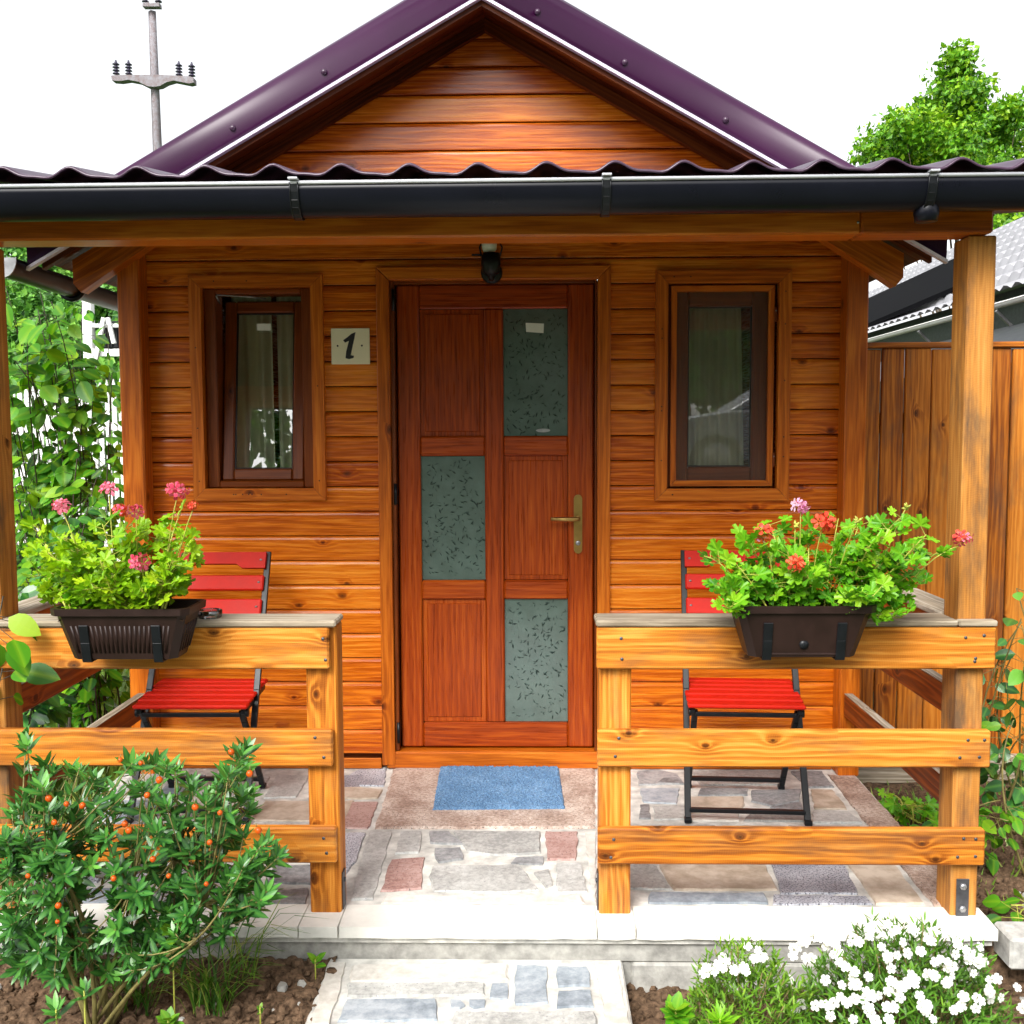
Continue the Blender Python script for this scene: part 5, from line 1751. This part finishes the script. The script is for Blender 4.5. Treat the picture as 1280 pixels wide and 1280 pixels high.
# ---- trees beyond
def tree(base, h, rad, label, seed, nleaf, size, mat, n_cl, shape=1.0, group=None):
    root = empty('tree', base, label=label, cat='tree', group=group)
    r_ = random.Random(seed)
    q = MB(); b = Vector(base)
    q.tube(curve(b, b + Vector((.1, 0, h * .72)), (.12, 0, 0), 8), [h * .018 * (1 - .11 * i) for i in range(8)], 8)
    for k in range(14):
        z = h * r_.uniform(.28, .8); an = r_.uniform(0, 6.3); l = rad * r_.uniform(.25, .5) * (1.2 - z / h)
        q.tube(curve(b + Vector((.06, 0, z)), b + Vector((l * math.cos(an), l * math.sin(an), z + l * .6)), (0, 0, -.1), 5), [h * .006, h * .005, h * .004, h * .003, h * .002], 5)
    part('trunk', q, BARK, root)
    q = MB(); clump_tree(q, base, h, rad, r_, nleaf, size, leaf_diamond(.75), 0, shape, n_cl, cone=group is None)
    part('crown', q, mat, root)
    return root
def lobed_tree(base, lobes, Y, label, seed, mat, size):
    """crown of many leaf sprays gathered in boughs of their own size and depth"""
    root = empty('tree', base, label=label, cat='tree')
    r_ = random.Random(seed); b = Vector(base)
    q = MB(); top = b + Vector((.1, 0, 4.3))
    q.tube(curve(b, top, (.12, 0, 0), 8), [.17 * (1 - .11 * i) for i in range(8)], 8)
    lf = MB()
    for (px, py, rp) in lobes:
        yy = Y + r_.uniform(-1.1, 1.1)
        c = at(px, py, yy); R_ = rp * (yy + 3.07) / F_PX
        q.tube(curve(b + Vector((.05, 0, 2 + r_.uniform(0, 2.0))), c - Vector((0, 0, R_ * .5)), (0, 0, -.3), 6), [.04, .032, .024, .016, .010, .006], 5)
        for k in range(int(16 + 62 * R_ * R_)):
            d = rv(r_); cc = c + Vector((d.x, d.y, d.z * .85)) * R_ * r_.uniform(.1, 1.2) ** .5
            cr = r_.uniform(.10, .28); sh = r_.uniform(-.25, .25)
            items = []
            for m_ in range(r_.randint(26, 46)):
                e = rv(r_)
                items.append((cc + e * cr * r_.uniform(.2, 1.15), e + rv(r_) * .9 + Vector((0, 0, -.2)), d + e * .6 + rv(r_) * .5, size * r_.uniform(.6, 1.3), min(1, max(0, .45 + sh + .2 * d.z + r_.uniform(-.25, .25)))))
            scatter(lf, leaf_diamond(.75), items)
    part('trunk', q, BARK, root); part('crown', lf, mat, root)
    return root
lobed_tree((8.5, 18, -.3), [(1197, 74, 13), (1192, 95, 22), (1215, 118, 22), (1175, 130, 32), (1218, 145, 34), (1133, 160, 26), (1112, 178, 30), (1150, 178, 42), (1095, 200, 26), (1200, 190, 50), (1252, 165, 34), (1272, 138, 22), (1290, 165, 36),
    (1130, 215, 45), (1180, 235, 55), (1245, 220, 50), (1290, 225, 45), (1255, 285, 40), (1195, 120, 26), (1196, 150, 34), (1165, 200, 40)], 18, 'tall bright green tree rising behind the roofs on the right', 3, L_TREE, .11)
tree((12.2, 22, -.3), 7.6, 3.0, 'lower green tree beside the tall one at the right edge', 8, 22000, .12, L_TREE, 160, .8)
tree((4.6, 16, -.3), 4.6, 1.5, 'small dark green tree behind the neighbouring roof ridge', 12, 5000, .11, L_FAR, 24, .9)

# ---- neighbouring house
nh = empty('neighbouring_house', (5, 8, -.3), label='neighbouring house with white corrugated tile roof behind the fence', cat='house')
EX, EZ, NS = 3.62, 2.47, .60
q = MB()
ns, nyy = 96, 200
vv, ff = [], []
for j in range(nyy + 1):
    y = 2.2 + 12.8 * j / nyy
    for i in range(ns + 1):
        u = i / ns * 2.85
        saw = (u / .30) % 1.0
        wv = .020 * math.cos(2 * PI * y / .192)
        vv.append((EX + u, y, EZ + NS * u + wv + .075 * (1 - saw)))
for j in range(nyy):
    for i in range(ns):
        a = j * (ns + 1) + i; ff.append((a, a + 1, a + ns + 2, a + ns + 1))
q.add(vv, ff)
part('roof', q, ROOFW, nh)
q = MB(); xr = EX + 2.85; zr_ = EZ + NS * 2.85
q.prism([(xr - .14, zr_ - .04), (xr, zr_ + .07), (xr + .14, zr_ - .04)], 'y', 2.2, 15.0, 0); part('ridge_cap', q, ROOFW, nh)
q = MB(); q.add([(xr, 2.2, zr_), (xr, 15, zr_), (xr + 2.85, 15, EZ), (xr + 2.85, 2.2, EZ)], [(0, 1, 2, 3)]); part('back_roof', q, ROOFW, nh)
def on_roof(px, py):
    r = ray(px, py); nrm = Vector((-NS, 0, 1)); p0 = Vector((EX, 0, EZ + .125))
    t = (p0 - Vector(CAM)).dot(nrm) / r.dot(nrm)
    return Vector(CAM) + r * t
q = MB()
top = [on_roof(*p) for p in ((1078, 376), (1216, 312), (1216, 348), (1078, 407))]
q.add(top + [p - Vector((0, 0, .05)) for p in top], [(0, 1, 2, 3), (7, 6, 5, 4), (0, 4, 5, 1), (1, 5, 6, 2), (2, 6, 7, 3), (3, 7, 4, 0)])
part('dark_roof_sheet', q, ROOFD, nh)
q = MB(); q.box(EX + .28, EX + .34, 2.4, 14.8, -.3, EZ + .12, 'y', .01); q.box(EX + .345, xr + 2.5, 2.4, 2.5, -.3, EZ, 'x', .01)
q.prism([(EX + .345, EZ + .001), (xr + 2.5, EZ + .001), (xr, zr_ - .1)], 'y', 2.4, 2.5)
part('wall', q, DSTEEL, nh)
q = MB(); gutter(q, (EX - .04, 15, EZ - .05), (EX - .04, 2.2, EZ - .05), .032, .035, 0, 0); part('gutter', q, WHITEP, nh)
for y in (3.4, 5.0, 6.6, 8.2, 9.8):
    q = MB(); q.plane_box((EX - .06, y, EZ - .10), (EX + .27, y, EZ - .42), .012, .012); part('gutter_bracket', q, STEEL, nh)
q = MB()
pts = [(2.86 + .62 * (i / 12), 1.86 + .34 * math.sin(PI * .5 * i / 12)) for i in range(13)]
pl = pts + [(x, z - .015) for x, z in pts[::-1]]
q.prism(pl, 'y', 2.4, 6.2)
o = q.build('curved_canopy', GUTTER, origin=(3.48, 2.4, 1.86)); tag(o, 'glossy dark curved canopy under the neighbouring eave', 'canopy')

# ---- what the panes reflect: a grass bank with a parked car and trees behind the viewer
BZ = .80
q = MB()
vv, ff = [], []
prof = [(-4.5, -.31), (-5.5, -.05), (-6.5, .45), (-7.4, BZ), (-30, BZ)]
for j, (y, z) in enumerate(prof):
    for i in range(21): vv.append((-20 + 2 * i, y, z + .03 * noise.noise(Vector((i, j, 3)))))
for j in range(4):
    for i in range(20):
        a = j * 21 + i; ff.append((a + 1, a, a + 21, a + 22))
q.add(vv, ff, smooth=True)
tag(q.build('lawn', LAWN), 'grass bank across the yard reflected in the window', 'lawn', kind='structure')
SILVER = plain('silver car paint', (.46, .48, .52), rough=.28, var=.03, scale=3, spec=.6)
CARGL = plain('dark car glass', (.02, .024, .03), rough=.08, var=.05, spec=.8)
RUBBER = plain('tyre rubber', (.02, .02, .021), rough=.8, var=.1)
cx0, cy0 = 1.75, -9.4
car = empty('parked_car', (cx0 + 2.1, cy0, BZ), label='silver car parked across the yard, reflected in the right window', cat='car')
def cp(l): return [(cx0 + x, BZ + z) for x, z in l]
q = MB()
q.prism(cp([(.02, .35), (.0, .62), (.10, .80), (.95, .94), (1.10, .95), (3.55, .98), (4.15, .90), (4.22, .55), (4.18, .32), (3.75, .28), (3.62, .52), (3.35, .62), (3.05, .52), (2.95, .26), (1.22, .26), (1.12, .52), (.84, .62), (.55, .52), (.44, .28)]), 'y', cy0 - .85, cy0 + .85)
q.prism(cp([(1.02, .945), (1.78, 1.42), (1.95, 1.46), (3.05, 1.47), (3.35, 1.42), (3.98, .965)]), 'y', cy0 - .70, cy0 + .70)
cb = part('body', q, SILVER, car); soften(cb, .04)
for l in ([(1.25, .98), (1.84, 1.37), (2.38, 1.40), (2.38, .98)], [(2.46, .98), (2.46, 1.40), (3.05, 1.40), (3.28, 1.35), (3.72, .99)]):
    q = MB(); q.prism(cp(l), 'y', cy0 + .698, cy0 + .708); part('window', q, CARGL, car)
for x in (.84, 3.34):
    for s in (-1, 1):
        q = MB(); q.lathe([(.20, 0), (.30, .01), (.315, .04), (.315, .15), (.30, .18)], (cx0 + x, cy0 + s * .66, BZ + .315), 24, axis=(0, s, 0))
        w_ = part('wheel', q, RUBBER, car)
        q = MB(); q.lathe([(.20, .0), (.19, .02), (.05, .03)], (cx0 + x, cy0 + s * .83, BZ + .315), 20, axis=(0, s, 0)); part('rim', q, STEEL, w_)
q = MB(); q.box(cx0 + .02, cx0 + .42, cy0 + .62, cy0 + .86, BZ + .64, BZ + .77, 'x', .03); part('headlight', q, PAPER, car)
mb = MB()
rr_ = random.Random(77)
for k in range(16):
    x = -13 + k * 1.75 + rr_.uniform(-.5, .5); y = -15 - rr_.uniform(0, 4)
    h = rr_.uniform(6.0, 8.5)
    clump_tree(mb, (x, y, -.6), h, h * .40, rr_, 1200, .40, leaf_diamond(.9), n_cl=24)
tag(mb.build('forest', L_FAR), 'green trees across the lawn reflected in the window panes', 'forest', kind='stuff')
